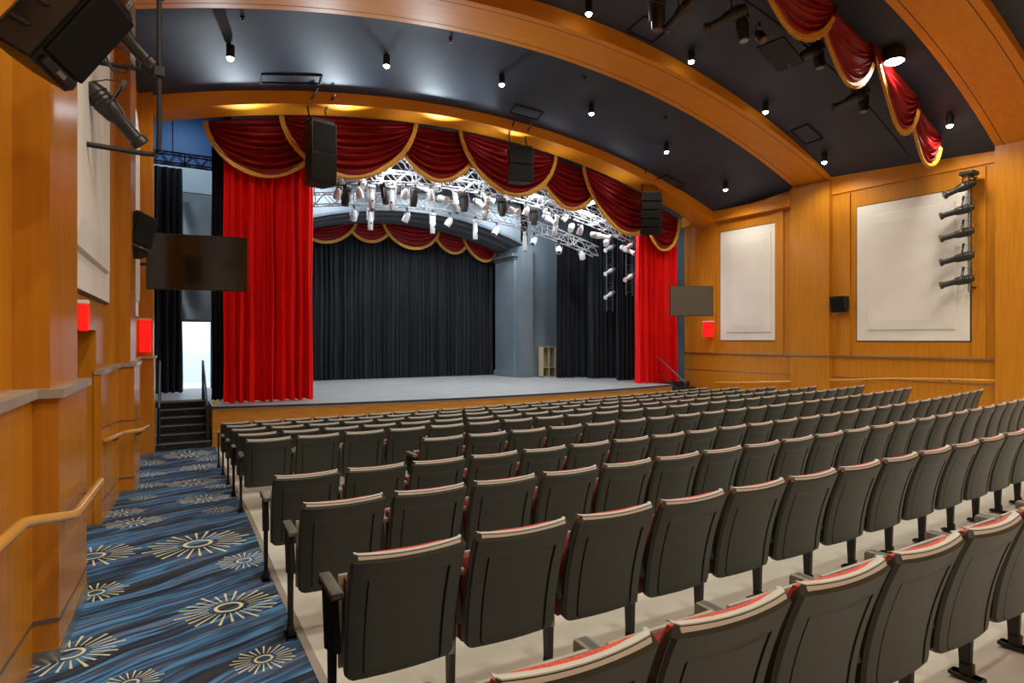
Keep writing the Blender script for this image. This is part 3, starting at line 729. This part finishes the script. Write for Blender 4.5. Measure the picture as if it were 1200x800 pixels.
# swags: folds hang in catenaries between two top corners
def swag(label, p0, p1, depth, y, zt, trim=.13, nf=8, fringe=False, group=None, sag=.62, amp=.075, rev=1, s1=1.):
    # p0, p1: x of the corners; zt(x): top height
    t = thing('swag', label, 'swag', ((p0 + p1) / 2, y, zt((p0 + p1) / 2) - depth), 0, group)
    loc = Vector(t.location); w = p1 - p0
    def sh(s): return max(0., 1 - (2 * s - 1) ** 2) ** sag
    def f(s, q, d=0.):
        x = p0 + w * s; k = sh(s); ztop = zt(x)
        z = ztop * (1 - q) + q * ((1 - s) * zt(p0) + s * zt(p1) - depth * k)
        z = min(z, ztop)
        fold = amp * (sin(2 * PI * nf * q + .5 * sin(9 * s)) + .4 * sin(2 * PI * nf * 1.7 * q + 3 * s)) * (.25 + .75 * k) * min(1, 5 * q)
        return Vector((x, y - rev * (.10 * sin(PI * q * .55) * (.3 + .7 * k) + fold) + d, z)) - loc
    b = MB(); b.sheet(lambda s, q: f(s, q), lambda s, q: f(s, q, rev * .02), 28, nf * 7)
    b.build('drape', M['swag'], t, smooth=True)
    n = 48; g = MB(); pts = []
    for i in range(n + 1):
        s = i / n
        s2 = (1 - s1) + (.5 - .5 * cos(PI * s)) * (2 * s1 - 1)
        pts.append(f(s2, 1.0))
    rows = []
    c = Vector((0, 0, zt((p0 + p1) / 2))) - Vector((0, 0, loc.z))
    for i, p in enumerate(pts):
        a, e = pts[max(i - 1, 0)], pts[min(i + 1, n)]
        tg = (e - a); tg.y = 0; tg.normalize(); nrm = Vector((-tg.z, 0, tg.x))
        if nrm.z < 0 and abs(nrm.z) > .2: nrm = -nrm
        inn = nrm if nrm.dot(Vector((-p.x, 0, depth - p.z + .0))) >= 0 else -nrm
        yy = p.y
        q = [p + inn * trim, p - inn * .01]
        rows.append([g.b.verts.new((v.x, yy + dy, v.z)) for v, dy in ((q[0], -.035 * rev), (q[1], -.045 * rev), (q[1], .02 * rev), (q[0], .01 * rev))])
    for i in range(n):
        for k in range(4): g.b.faces.new([rows[i][k], rows[i][(k + 1) % 4], rows[i + 1][(k + 1) % 4], rows[i + 1][k]])
    g.b.faces.new(rows[0]); g.b.faces.new(rows[-1][::-1])
    g.build('gold_trim', M['gold'], t, smooth=True)
    if fringe:
        fr = MB(); rnd = random.Random(5)
        for i in range(150):
            s = .04 + .92 * s1 * i / 149; p = f(s, 1.0)
            L_ = .07 + rnd.uniform(-.012, .012)
            fr.box((p.x, p.y - .01 * rev, p.z - L_ / 2 + .01), (w / 190, .012, L_))
        fr.build('fringe', M['gold'], t)
    return t
def ztP(x): return arcz(PROS, x) + .03
g1 = 'red swags under the stage arch'
for lab, a, c, d, yy, fr in [('first red swag from the left under the stage arch, over the red curtain', .75, 3.75, 1.42, 15.62, 0),
                   ('second red swag from left under the stage arch, beside the hung speaker', 2.40, 5.95, 1.50, 15.46, 1),
                   ('third red swag from left under the stage arch, tucked between its neighbours', 5.25, 8.0, 1.42, 15.62, 1),
                   ('fourth red swag from left under the stage arch, behind the middle speaker', 7.2, 10.55, 1.5, 15.46, 1),
                   ('fifth red swag from left under the stage arch, between two work lights', 9.75, 12.35, 1.42, 15.62, 1),
                   ('sixth red swag from left under the stage arch, beside the curved speaker', 11.55, 14.9, 1.55, 15.46, 1),
                   ('last red swag under the stage arch, over the right red curtain', 14.1, 16.0, 1.5, 15.62, 0)]:
    swag(lab, a, c, d, yy, ztP, .10, 8, bool(fr), g1)
def ztI(x): return inz(min(max(x, 3.5), 12.5)) + .10
g2 = 'small red swags over the backdrop'
for i, (a, c) in enumerate(((4.3, 6.35), (5.95, 7.85), (7.3, 9.75), (9.4, 11.1), (10.75, 12.4))):
    swag('small gold-edged red swag over the black backdrop, %s from the left' % ORD[i], a, c, (.72, .82, .98, .85, .75)[i], 22.74 if i % 2 == 0 else 22.82, ztI, .10, 6, False, g2, .6, .02)
# swags hanging from the near ceiling
YV = 7.3
def ztV(x): return min(ceilz(x, YV) - .03, 9)
g3 = 'red swags hanging from the near ceiling'
vx = lambda u: atY(u, 100, YV).x
for lab, a, c, d, yy in [('near ceiling swag mostly above the picture edge, only its gold hem showing', 5.6, 9.0, 1.12, YV + .06),
                    ('bright red near ceiling swag, top one fully seen', 9.0, vx(980), 1.25, YV),
                    ('near ceiling swag left of the dazzling downlight, second fully seen', vx(955), vx(1030), 1.30, YV + .10),
                    ('near ceiling swag right below the dazzling downlight, narrow', vx(1022), vx(1076), 1.35, YV),
                    ('lowest near ceiling swag, at the right end by the wall', vx(1062), vx(1107), 1.25, YV + .10)]:
    swag(lab, a, c, d, yy, ztV, .09, 8, True, g3, .85, .05, 1, .93)

# ------------------------------------------------------------------ trusses and stage lights
def truss(name, label, f, x0, x1, y, w=.30, n=40, dark=False, r=.019):
    # f(x): centre height
    t = thing(name, label, 'truss', ((x0 + x1) / 2, y, f((x0 + x1) / 2))); loc = Vector(t.location); h = w / 2
    m = M['blackmat'] if dark else M['alu']
    lines = []
    for dy, dz in ((-h, -h), (h, -h), (-h, h), (h, h)):
        pts = [Vector((x0 + (x1 - x0) * i / n, y + dy, f(x0 + (x1 - x0) * i / n) + dz)) - loc for i in range(n + 1)]
        lines.append(pts); MB().tube(pts, r, 6).build('chord', m, t, smooth=True)
    lat = MB()
    for i in range(n):
        for A, B in ((0, 2), (1, 3), (0, 1), (2, 3)):
            p, q = (lines[A][i], lines[B][i + 1]) if i % 2 == 0 else (lines[B][i], lines[A][i + 1])
            lat.tube([p, q], r * .62, 5, False)
            if i % 4 == 0: lat.tube([lines[A][i], lines[B][i]], r * .7, 5, False)
    lat.build('lattice', m, t)
    k = max(2, int((x1 - x0) / 2.2))
    for i in range(k):
        x = x0 + (x1 - x0) * (i + .5) / k
        MB().tube([Vector((x, y, f(x) + h)) - loc, Vector((x, y, 7.2)) - loc], .014, 6).build('hanging_cable', M['blackmat'], t)
    return t
def fT1(x): return 4.37 - (x - 7.3) ** 2 / 44
def fT2(x): return 4.72 - (x - 7.6) ** 2 / 44
def fT3(x): return 5.25 - (x - 7.6) ** 2 / 46
truss('lighting_truss', 'curved aluminium truss deep over the stage, before the grey shell', fT1, 2.6, 14.1, 18.0, .34)
truss('lighting_truss', 'curved aluminium truss just behind the red swags, crowded with lights', fT2, 3.0, 15.0, 16.5, .30, 44)
truss('lighting_truss', 'higher curved truss between the two lower trusses over the stage', fT3, 2.6, 15.0, 17.2, .36, 40)
truss('lighting_pipe_truss', 'short dark truss high in the left wing above the drapes', lambda x: 4.55, -.3, 1.5, 17.3, .26, 10, True)
def ladder(label, x, y, z0, z1, m, w=.3):
    t = thing('lighting_ladder', label, 'lighting ladder', (x, y, z0)); H = z1 - z0
    for s in (-1, 1): MB().tube([(s * w / 2, 0, 0), (s * w / 2, 0, H)], .022, 6).build('upright', m, t)
    for sg in (-1, 1): MB().tube([(sg * w / 2, 0, H), (sg * w / 2, 0, 7.2 - z0)], .010, 6).build('hanging_cable', M['blackmat'], t)
    n = int(H / .32)
    for i in range(n): MB().tube([(-w / 2, 0, .1 + i * H / n), (w / 2, 0, .1 + i * H / n)], .014, 6).build('rung', m, t)
ladder('silver lighting ladder hanging between the right wing drapes', 14.95, 18.2, 1.1, 4.1, M['greydark'])
ladder('silver lighting ladder hanging beside the right red curtain', 14.45, 16.5, 1.6, 4.2, M['greydark'])

def fixture_proto(kind, body_m, name='stage_light'):
    t = thing(name, '', 'stage light')
    if kind == 'long':        # slim cylinder moving light hanging straight down
        MB().lathe([(.07, -.72), (.085, -.70), (.085, -.36), (.075, -.34), (.075, -.16), (.05, -.13)], 14).build('body', body_m, t, smooth=True)
        MB().lathe([(.06, -.735), (.066, -.715)], 14).build('lens', M['lens'], t)
        y = MB()
        for s in (-1, 1): y.box((s * .105, 0, -.22), (.022, .06, .36), bev=.004)
        y.box((0, 0, -.05), (.24, .13, .07), bev=.01); y.build('yoke', body_m, t)
        MB().box((0, 0, .03), (.05, .06, .12), bev=.006).build('clamp', M['fixture'], t)
        MB().box((.0, -.088, -.50), (.05, .02, .05)).build('badge_plate', M['fixture'], t)
    elif kind == 'par':       # short can
        R = Matrix.Translation((0, 0, -.24)) @ Matrix.Rotation(rad(35), 4, 'X')
        MB().lathe([(.075, -.17), (.10, -.17), (.105, -.02), (.085, .05), (.05, .12), (.02, .13)], 14, R).build('body', body_m, t, smooth=True)
        MB().lathe([(.07, -.172), (.07, -.15)], 14, R).build('lens', M['lens'], t)
        y = MB(); y.tube([(-.12, 0, -.24), (-.12, 0, -.07), (.12, 0, -.07), (.12, 0, -.24)], .011, 6); y.build('yoke', body_m, t)
        MB().box((0, 0, -.02), (.045, .05, .11), bev=.006).build('clamp', M['fixture'], t)
    elif kind == 'ellipsoidal':   # long profile spot, axis along -Y of the tilted frame
        R = Matrix.Translation((0, 0, -.30)) @ Matrix.Rotation(rad(-68), 4, 'X')
        MB().lathe([(.085, -.46), (.095, -.46), (.095, -.40), (.072, -.38), (.072, -.16), (.10, -.10), (.115, .02), (.11, .16), (.08, .26), (.03, .28)], 16, R).build('body', body_m, t, smooth=True)
        MB().lathe([(.07, -.452), (.07, -.43)], 14, R).build('lens', M['lens'], t)
        k = MB()
        for z in (.04, .09, .14): k.lathe([(.118, z), (.124, z + .008), (.118, z + .016)], 16, R)
        k.build('cooling_fin', M['fixture'], t)
        y = MB(); y.tube([(-.13, 0, -.30), (-.13, 0, -.08), (-.10, 0, -.05), (.10, 0, -.05), (.13, 0, -.08), (.13, 0, -.30)], .012, 6); y.build('yoke', M['fixture'], t)
        MB().box((0, 0, -.0), (.05, .055, .12), bev=.006).build('clamp', M['fixture'], t)
        MB().tube([(.06, .22, -.20), (.16, .26, -.12), (.12, .15, .0), (.02, .05, .02)], .008, 5).build('cable', M['fixture'], t, smooth=True)
    elif kind == 'movinghead':    # dark hanging moving head
        MB().box((0, 0, -.08), (.26, .20, .13), bev=.02).build('base', body_m, t)
        y = MB()
        for s in (-1, 1): y.box((s * .13, 0, -.28), (.04, .10, .32), bev=.012)
        y.box((0, 0, -.16), (.29, .10, .05), bev=.01); y.build('yoke', body_m, t)
        MB().lathe([(.085, -.58), (.10, -.57), (.115, -.36), (.105, -.22), (.05, -.19)], 16).build('head', body_m, t, smooth=True)
        MB().lathe([(.075, -.586), (.08, -.572)], 14).build('lens', M['lens'], t)
        MB().box((0, 0, .03), (.05, .06, .10), bev=.006).build('clamp', M['fixture'], t)
    return t
used_f = {}
def fixture(kind, m, loc, label, rz=0., tilt=0., sc=1., group=None):
    key = (kind, m.name)
    if key not in used_f: o = used_f[key] = fixture_proto(kind, m)
    else: o = copy_tree(used_f[key])
    o.location = loc; o.rotation_euler = (tilt, 0, rz); o.scale = (sc,) * 3
    o['label'] = label; o['category'] = 'stage light'
    if group: o['group'] = group
    return o
gA = 'white lights under the deep curved truss'
for i, (u, v) in enumerate([(434, 242), (507, 245), (557, 253), (615, 266)]):
    p = atY(u, v, 18.0); fixture('long', M['whitepaint'], (p.x, 18.0, fT1(p.x) - .26), 'long white stage light hanging straight down from deep truss, %s from left' % ORD[i], .3 * i, 0, .95, gA)
for i, u in enumerate([415, 477, 527, 582, 626, 655]):
    p = atY(u, 248, 18.0); fixture('par', M['whitepaint'], (p.x, 18.0, fT1(p.x) - .22), 'small white lamp under the deep curved truss, %s from left' % ORD[i], .5 * i, 0, 1.05, gA)
gB = 'lights on the truss behind the swags'
fx = [(395, 'par', 1), (407, 'movinghead', 0), (420, 'par', 1), (436, 'long', 1), (449, 'movinghead', 0), (461, 'long', 1), (474, 'par', 1), (488, 'movinghead', 0), (503, 'par', 1), (517, 'ellipsoidal', 1), (531, 'long', 1),
      (546, 'movinghead', 0), (560, 'ellipsoidal', 1), (573, 'long', 1), (587, 'movinghead', 0), (600, 'ellipsoidal', 1), (614, 'par', 1), (628, 'movinghead', 0), (641, 'ellipsoidal', 1), (655, 'long', 1), (668, 'ellipsoidal', 1), (682, 'par', 1), (697, 'ellipsoidal', 1), (713, 'ellipsoidal', 1), (732, 'ellipsoidal', 1)]
for i, (u, k, w) in enumerate(fx):
    p = atY(u, 230, 16.5)
    fixture(k, M['whitepaint'] if w else M['fixture'], (p.x, 16.5 + (.1 if i % 2 else -.1), fT2(p.x) - .20), '%s %s light from the left on truss behind the red swags' % (ORD[i], 'white' if w else 'black'), .8 * sin(i * 2.1), .15 * cos(i), 1.0, gB)
gC = 'lights on the upper middle truss'
for i, u in enumerate([382, 400, 425, 445, 468, 492, 512, 540, 566, 592, 618, 640, 664]):
    p = atY(u, 222, 17.2)
    w = i % 3 != 1
    fixture(['par', 'movinghead', 'ellipsoidal'][i % 3], M['whitepaint'] if w else M['fixture'], (p.x, 17.2, fT3(p.x) - .24), '%s %s light from left on the higher middle truss' % (ORD[i], 'white' if w else 'black'), 1.1 * sin(i * 1.7), .1, 1.0, gC)
gD = 'lights on the right hanging ladders'
for i, (x, y, z) in enumerate([(14.95, 18.12, 3.5), (14.95, 18.12, 2.6), (14.95, 18.12, 1.7), (14.45, 16.42, 3.3), (14.45, 16.42, 2.2)]):
    fixture('ellipsoidal', M['whitepaint'], (x - .1, y - .1, z + .3), 'white stage light on the %s ladder, %s from its top' % ('drape-side' if i < 3 else 'curtain-side', ORD[i if i < 3 else i - 3]), -1.3, 0, .85, gD)
p = atY(682, 296, 18.0); fixture('par', M['whitepaint'], (p.x, 18.0, p.z + .2), 'lone small white lamp low before the right black drape', -.9, 0, 1.1)
# hanging fixtures of the near ceiling valance
gE = 'dark stage lights behind the near ceiling swags'
for i, (u, v, k, rz, tl, sc) in enumerate([(770, -2, 'movinghead', 0, 0, 1.0), (796, -4, 'ellipsoidal', .5, .2, .95), (857, -2, 'ellipsoidal', .9, .0, 1.15), (868, 12, 'movinghead', .4, .1, 1.1), (890, 28, 'par', .2, 0, 1.0),
                                  (947, 46, 'ellipsoidal', .9, 0, 1.05), (958, 50, 'movinghead', .3, .1, 1.0), (1000, 100, 'ellipsoidal', .9, 0, 1.0), (1012, 102, 'movinghead', .3, 0, 1.0)]):
    q = atY(u, v, 8.0)
    lab = ['dark light highest at the picture top, left of the near swags', 'dark red-tinted lamp at the picture top next to the gold hem', 'slim reddish profile light poking out left of the bright swag', 'black hanging moving light left of the bright red swag',
           'small black lamp under the bright red swag', 'slim profile light under the second near swag', 'dark moving light under the second near swag', 'slim profile light below the dazzling downlight', 'dark moving light below the dazzling downlight'][i]
    fixture(k, M['fixture'], q, lab, rz + 3.0, tl, sc, gE)
b = MB(); 
pts = [Vector((x, 8.0, ztV(x) - .50)) for x in [5.0 + .4 * i for i in range(29)]]
b.tube(pts, .025, 8); o = b.build('lighting_pipe', M['blackmat'], smooth=True); tag(o, 'curved black pipe carrying lights behind the near ceiling swags', 'pipe')
q = atY(915, 64, 8.2); t = MB(); t.box((0, 0, 0), (.95, .6, .05), bev=.01); t.box((0, 0, .045), (.6, .3, .05))
tag(t.build('ceiling_panel', M['black'], loc=q, rot=(.0, .28, .15)), 'flat black panel hanging under the bright near swag', 'panel')

# work lights: tubes running towards the back of the stage
gW = 'bright work lights behind the stage swags'
WL = []
for i, (u, v) in enumerate([(470, 179), (558, 183), (637, 207), (708, 233)]):
    p = atY(u, v, 15.75); WL.append(p)
    t = thing('work_light', 'bright white tube work light showing between stage swags, %s from left' % ORD[i], 'work light', p, 0, gW)
    MB().box((0, .65, .06), (.22, 1.35, .06), bev=.01).build('housing', M['whitepaint'], t)
    MB().tube([(0, .02, 0), (0, 1.28, 0)], .055, 10).build('tube', M['lamp_cool'], t, smooth=True)

# ------------------------------------------------------------------ speakers, screens
def array_speaker(label, p, rz, w, h, d, seg=1, curve=0.):
    t = thing('hung_speaker', label, 'loudspeaker', p, rz)
    z = 0; ang = 0; y = 0
    for i in range(seg):
        hh = h / seg
        R = Matrix.Translation((0, y, -z - hh / 2)) @ Matrix.Rotation(ang, 4, 'X')
        m = MB()
        o2 = [(-w / 2, -d / 2), (w / 2, -d / 2), (w * .36, d / 2), (-w * .36, d / 2)]
        m.prism([R @ Vector((a, c, -hh / 2 + .004)) for a, c in o2], R.to_3x3() @ Vector((0, 0, hh - .008))); m.build('cabinet', M['black'], t)
        m = MB(); m.box((0, -d / 2 - .008, 0), (w * .9, .016, hh * .9), bev=.004); m.b.transform(R); m.build('grille', M['grille'], t)
        z += hh * cos(ang); y += hh * sin(ang) * 1.0; ang += curve
    fr = MB(); fr.box((0, 0, .05), (w * .9, d * .8, .04)); fr.build('rigging_frame', M['blackmat'], t)
    for s in (-1, 1):
        MB().tube([(s * w * .36, 0, .06), (s * w * .36, .15, .42), (s * w * .36 + .02, -.35, .72)], .022, 6).build('hanging_arm', M['blackmat'], t)
    return t
q = atY(374, 165, 14.6); array_speaker('tall black speaker hung before the second stage swag', q + Vector((0, 0, .38)), .25, .62, 1.45, .55, 2, .03)
q = atY(608, 187, 14.6); array_speaker('grey-lit black speaker hung at the middle of the stage arch', q + Vector((0, 0, .28)), -.2, .70, .95, .55, 2, .08)
q = atY(762, 232, 14.6); array_speaker('curved black speaker column hung near the right red curtain', q + Vector((0, 0, .1)), -.5, .66, 1.25, .5, 5, .10)
# big portable speaker high on the left
def boxspeaker(label, loc, rot, sx, sy, sz):
    t = thing('wall_speaker', label, 'loudspeaker', loc, rot=rot)
    o2 = [(-sx / 2, -sy / 2), (-sx * .32, -sy * .5), (sx * .32, -sy * .5), (sx / 2, -sy / 2 + .02), (sx / 2, sy * .2), (sx * .25, sy / 2), (-sx * .25, sy / 2), (-sx / 2, sy * .2)]
    m = MB(); m.prism([Vector((a, c, -sz / 2)) for a, c in o2], (0, 0, sz))
    bmesh.ops.bevel(m.b, geom=m.b.edges[:], offset=.012, segments=2, affect='EDGES'); m.build('cabinet', M['black'], t)
    g = MB(); g.box((0, -sy / 2 - .012, .04 * sz), (sx * .86, .024, sz * .80), bev=.01); g.build('grille', M['grille'], t)
    g = MB(); g.box((0, -sy / 2 - .014, -.43 * sz), (sx * .72, .026, sz * .08), bev=.006); g.build('bottom_plate', M['blackmat'], t)
    g = MB()
    for k in (-.25, 0, .25): g.box((-sx / 2 - .003, 0, k * sz), (.01, sy * .34, .018), bev=.003)
    g.build('side_vent', M['hole'], t)
    g = MB(); g.box((.0, -sy / 2 - .030, -.43 * sz), (.05, .006, .022)); g.build('badge', M['armgrey'], t)
    return t
def cam_axes(l, n):                               # orientation from directions given as (right, up, forward) of the seating axis
    R_, U_, D_ = Vector((ca, -sa, 0)), Vector((0, 0, 1)), Vector((sa, ca, 0))
    l = (R_ * l[0] + U_ * l[1] + D_ * l[2]).normalized(); n = R_ * n[0] + U_ * n[1] + D_ * n[2]
    n = (n - l * n.dot(l)).normalized(); y = -n; x = y.cross(l)
    return Matrix((x, y, l)).transposed().to_euler()
d_ = 2.95; rr_ = ray(70, 26)
t = boxspeaker('big black loudspeaker tilted high on the left wall', Vector(rr_) * d_, cam_axes((.50, .80, .20), (.90, -.48, -.06)), .29, .34, .52)
b = MB(); b.tube([Vector((-1.0, t.location.y - .25, t.location.z + .12)), Vector((t.location.x - .02, t.location.y, t.location.z + .12))], .05, 8); o = b.build('mounting_arm', M['blackmat'])
o.parent = t; o.matrix_parent_inverse = (Matrix.Translation(t.location) @ t.rotation_euler.to_matrix().to_4x4()).inverted()
q = atY(161, 276, 10.6); t = boxspeaker('small tilted black speaker on the second left pilaster above the screen', q, (rad(-12), rad(18), rad(28)), .34, .34, .62)
b = MB(); b.box((q.x - .24, 10.3, q.z + .0), (.30, .22, .20), bev=.01); o = b.build('mounting_arm', M['blackmat'])
o.parent = t; o.matrix_parent_inverse = (Matrix.Translation(t.location) @ t.rotation_euler.to_matrix().to_4x4()).inverted()
# right wall monitor speaker
q = Vector((XR(10.15) - .22, 10.15, .98))
t = thing('wall_speaker', 'small black wedge speaker on the right wall between the white panels', 'loudspeaker', q, rz=rad(-86))
m = MB(); m.prism([(-.2, -.18, .26), (-.2, .14, .26), (-.2, .14, -.16), (-.2, -.05, -.20)], (.40, 0, 0)); m.build('cabinet', M['black'], t)
m = MB(); m.box((0, -.125, .02), (.34, .02, .36), rot=Matrix.Rotation(rad(16), 4, 'X'), bev=.004); m.build('grille', M['grille'], t)
m = MB(); m.box((0, .16, .04), (.14, .10, .14)); m.build('wall_bracket', M['blackmat'], t)
# screens
def screen(label, c, w, h, rz, m, th=.06, rx=0.):
    t = thing('television', label, 'television', c, rot=(rx, 0, rz))
    MB().box((0, .5 * th, 0), (w, th, h), bev=.008).build('cabinet', M['black'], t)
    MB().box((0, -.004, 0), (w - .03, .01, h - .03)).build('screen', m, t)
    MB().box((0, th + .06, 0), (w * .3, .12, h * .4), bev=.01).build('back_box', M['blackmat'], t)
    return t
pl, pr = atY(171, 303, 13.05), atY(290, 312, 12.75)
mid = (pl + pr) / 2; W_ = (pr - pl).length
t = screen('large dark flat television on an arm before the left red curtain', mid, W_, 1.06, math.atan2(pr.y - pl.y, pr.x - pl.x), M['screen'])
m = MB(); m.tube([Vector((0, .16, 0)), Vector((-.55, .50, 0)), Vector((-1.12, .62, .0))], .035, 8); m.build('wall_arm', M['blackmat'], t)
pl, pr = atY(785, 352, 14.2), atY(836, 353, 13.6)
mid = (pl + pr) / 2; W_ = (pr - pl).length
t = screen('large grey flat television on an arm before the right red curtain', mid, W_, .98, math.atan2(pr.y - pl.y, pr.x - pl.x), M['screenback'])
iv = Matrix.Rotation(-t.rotation_euler.z, 4, 'Z') @ Matrix.Translation(-t.location)
m = MB(); m.tube([Vector((0, .16, 0)), iv @ Vector((15.6, 15.0, t.location.z)), iv @ Vector((XR(15.6) + .02, 15.6, t.location.z))], .035, 8); m.build('wall_arm', M['blackmat'], t)

# ------------------------------------------------------------------ left pipe frame with two lights
yq = 6.7; px = -.055
t = thing('lighting_pipework', 'black pipe frame standing off the left wall with stage lights', 'pipework', (px, yq, 1.78)); loc = Vector(t.location)
MB().tube([Vector(p) - loc for p in ((-.66, 6.42, 1.72), (-.16, yq, 1.775), (-.09, yq, 1.785), (-.06, yq, 1.83), (px, yq, 1.95), (px, yq, 4.3))], .024, 10).build('pipe', M['blackmat'], t, smooth=True)
MB().tube([Vector(p) - loc for p in ((-.66, 6.75, 2.575), (px, yq, 2.58))], .022, 8).build('cross_pipe', M['blackmat'], t)
MB().tube([Vector(p) - loc for p in ((-.66, yq, 3.4), (px, yq, 3.34))], .022, 8).build('cross_pipe', M['blackmat'], t)
for z in (2.58, 3.34): MB().box(Vector((px, yq, z)) - loc, (.09, .09, .10), bev=.01).build('clamp', M['fixture'], t)
fixture('ellipsoidal', M['fixture'], (-.35, yq - .03, 2.38), 'black profile spotlight hanging in a yoke on the left pipe frame', rad(99), rad(26), .86)
fixture('ellipsoidal', M['fixture'], (-.30, yq - .03, 3.14), 'upper black profile spotlight behind the big left speaker', rad(104), rad(22), .85)
MB_ = MB(); MB_.tube([(-.5, yq - .05, 2.66), (-.43, yq - .07, 2.50), (-.33, yq - .06, 2.48), (-.27, yq - .05, 2.58), (-.34, yq - .05, 2.72), (-.46, yq - .06, 2.72), (-.5, yq - .07, 2.58), (-.4, yq - .08, 2.46)], .012, 6)
tag(MB_.build('cable', M['fixture'], smooth=True), 'looped black cable on the left pipe frame', 'cable')

# ------------------------------------------------------------------ right wall ladder of five profile lights
yq = 6.95; px = XR(yq) - .38
t = thing('lighting_pole', 'upright grey pole on the right wall carrying five stage lights', 'lighting pole', (px, yq, 1.15))
MB().tube([(0, 0, 0), (0, 0, 2.95)], .028, 10).build('pole', M['armgrey'], t, smooth=True)
for z in (.12, 2.8): MB().tube([(0, 0, z), (.38, 0, z)], .022, 8).build('wall_arm', M['blackmat'], t)
MB().box((0, 0, 2.86), (.34, .30, .10), bev=.02).build('top_box', M['fixture'], t)
for i, v in enumerate((221, 248, 275, 303, 330)):
    z = (V0 - v) / FPX * 14.6
    fixture('ellipsoidal', M['fixture'], (px - .06, yq + .1, z + .30), 'black profile light on the right wall pole, %s from the top' % ORD[i], rad(212 - 5 * (i % 2)), rad(-8 + (10 if i == 0 else 0)), .95, 'profile lights on the right wall pole')

# ------------------------------------------------------------------ small crate shelf on the stage
q = atY(642, 437, 20.4)
t = thing('shelf_crate', 'small beige open shelf crate against the grey stage wall', 'shelf', (q.x, 20.45, DZ))
for c_, d_, nm in (((-.30, 0, .62), (.03, .35, 1.24), 'side_panel'), ((.30, 0, .62), (.03, .35, 1.24), 'side_panel'), ((0, 0, .62), (.03, .33, 1.24), 'divider'),
                   ((0, 0, 1.23), (.63, .35, .03), 'top_panel'), ((0, 0, .40), (.6, .34, .03), 'shelf'), ((0, 0, .02), (.63, .35, .04), 'bottom_panel')):
    MB().box(c_, d_, bev=.004).build(nm, M['beige'], t)
MB().box((0, .13, .82), (.58, .03, .8)).build('back_panel', M['beige'], t)

# ------------------------------------------------------------------ lights
def spot(loc, power, size, col=(1, .90, .74), r=.10, blend=.6, target=None):
    l = bpy.data.lights.new('lamp', 'SPOT'); l.energy = power; l.spot_size = size; l.spot_blend = blend; l.color = col; l.shadow_soft_size = r
    o = bpy.data.objects.new('lamp', l); C.objects.link(o); o.location = loc
    if target is not None: o.rotation_euler = (Vector(target) - Vector(loc)).to_track_quat('-Z', 'Y').to_euler()
    return o
def area(loc, power, sx, sy, target, col=(1, 1, 1)):
    l = bpy.data.lights.new('lamp', 'AREA'); l.energy = power; l.shape = 'RECTANGLE'; l.size = sx; l.size_y = sy; l.color = col
    o = bpy.data.objects.new('lamp', l); C.objects.link(o); o.location = loc
    o.rotation_euler = (Vector(target) - Vector(loc)).to_track_quat('-Z', 'Y').to_euler(); return o
WARM = (1, .93, .79)
for p in DL:
    k = 2.2 if (p - STAR).length < .1 else 1
    spot(p + Vector((0, 0, -.03)), 250 * k, rad(150), WARM, .08)
# downlights over the seats behind the camera's view
for y in (3.6, 1.2, -1.6):
    for x in (1.2, 4.6, 8.0, 11.4, 14.8):
        spot((x, y, ceilz(x, y) - .5), 215, rad(150), WARM, .1)
# work lights on stage
for p in WL:
    area(p + Vector((0, .65, -.06)), 85, .2, 1.3, p + Vector((0, .65, -5)), (.88, .95, 1))
    l = bpy.data.lights.new('lamp', 'POINT'); l.energy = 8; l.color = (.85, .93, 1); l.shadow_soft_size = .08
    o = bpy.data.objects.new('lamp', l); C.objects.link(o); o.location = p + Vector((0, .6, -.15))
# added spots without fixtures, imitating cool work-light spill on the soffit and ceiling
for x, e in ((1.7, 130), (3.9, 190), (6.4, 210), (8.6, 150)):
    spot((x, 15.0, arcz(PROS, x) - .62), e, rad(104), (.78, .91, 1), .05, 1., (x - .4, 11.4, arcz(PROS, x) + 1.5))
for x in (2.0, 3.4, 5.6, 7.9, 10.2, 12.6):
    spot((x, 14.95, arcz(PROS, x) - .8), 15, rad(135), (.84, .93, 1), .2, 1., (x, 14.7, 9))
# wing and side room lamps
area((.9, 22.6, 1.5), 52, 1.5, 1.5, (.9, 22.6, -1), (.86, .94, 1))
area((.4, 19.3, 6.6), 45, .8, .8, (.4, 20.5, 2), (.7, .88, 1))
# stage borders
for x in (4.5, 8, 11.5): area((x, 19.6, 5.2), 130, 1.6, .4, (x, 21, -1.5), (.88, .95, 1))

w = bpy.data.worlds.new('world'); bpy.context.scene.world = w; w.use_nodes = True
w.node_tree.nodes['Background'].inputs[0].default_value = (.9, .85, .75, 1); w.node_tree.nodes['Background'].inputs[1].default_value = .05

# ------------------------------------------------------------------ camera
cam = bpy.data.cameras.new('camera'); co = bpy.data.objects.new('camera', cam); C.objects.link(co)
cam.sensor_width = 36; cam.lens = FPX / 1200 * 36; cam.shift_y = (V0 - 400) / 1200
co.location = (0, 0, 0); co.rotation_euler = (PI / 2, 0, -YAW); cam.clip_start = .05
sc = bpy.context.scene; sc.camera = co
sc.view_settings.view_transform = 'Standard'; sc.view_settings.look = 'None'; sc.view_settings.gamma = 1; sc.view_settings.use_curve_mapping = False
sc.view_settings.exposure = 0.45
sc.cycles.use_denoising = True
sc.cycles.max_bounces = 8; sc.cycles.diffuse_bounces = 5
sc.cycles.sample_clamp_indirect = 6
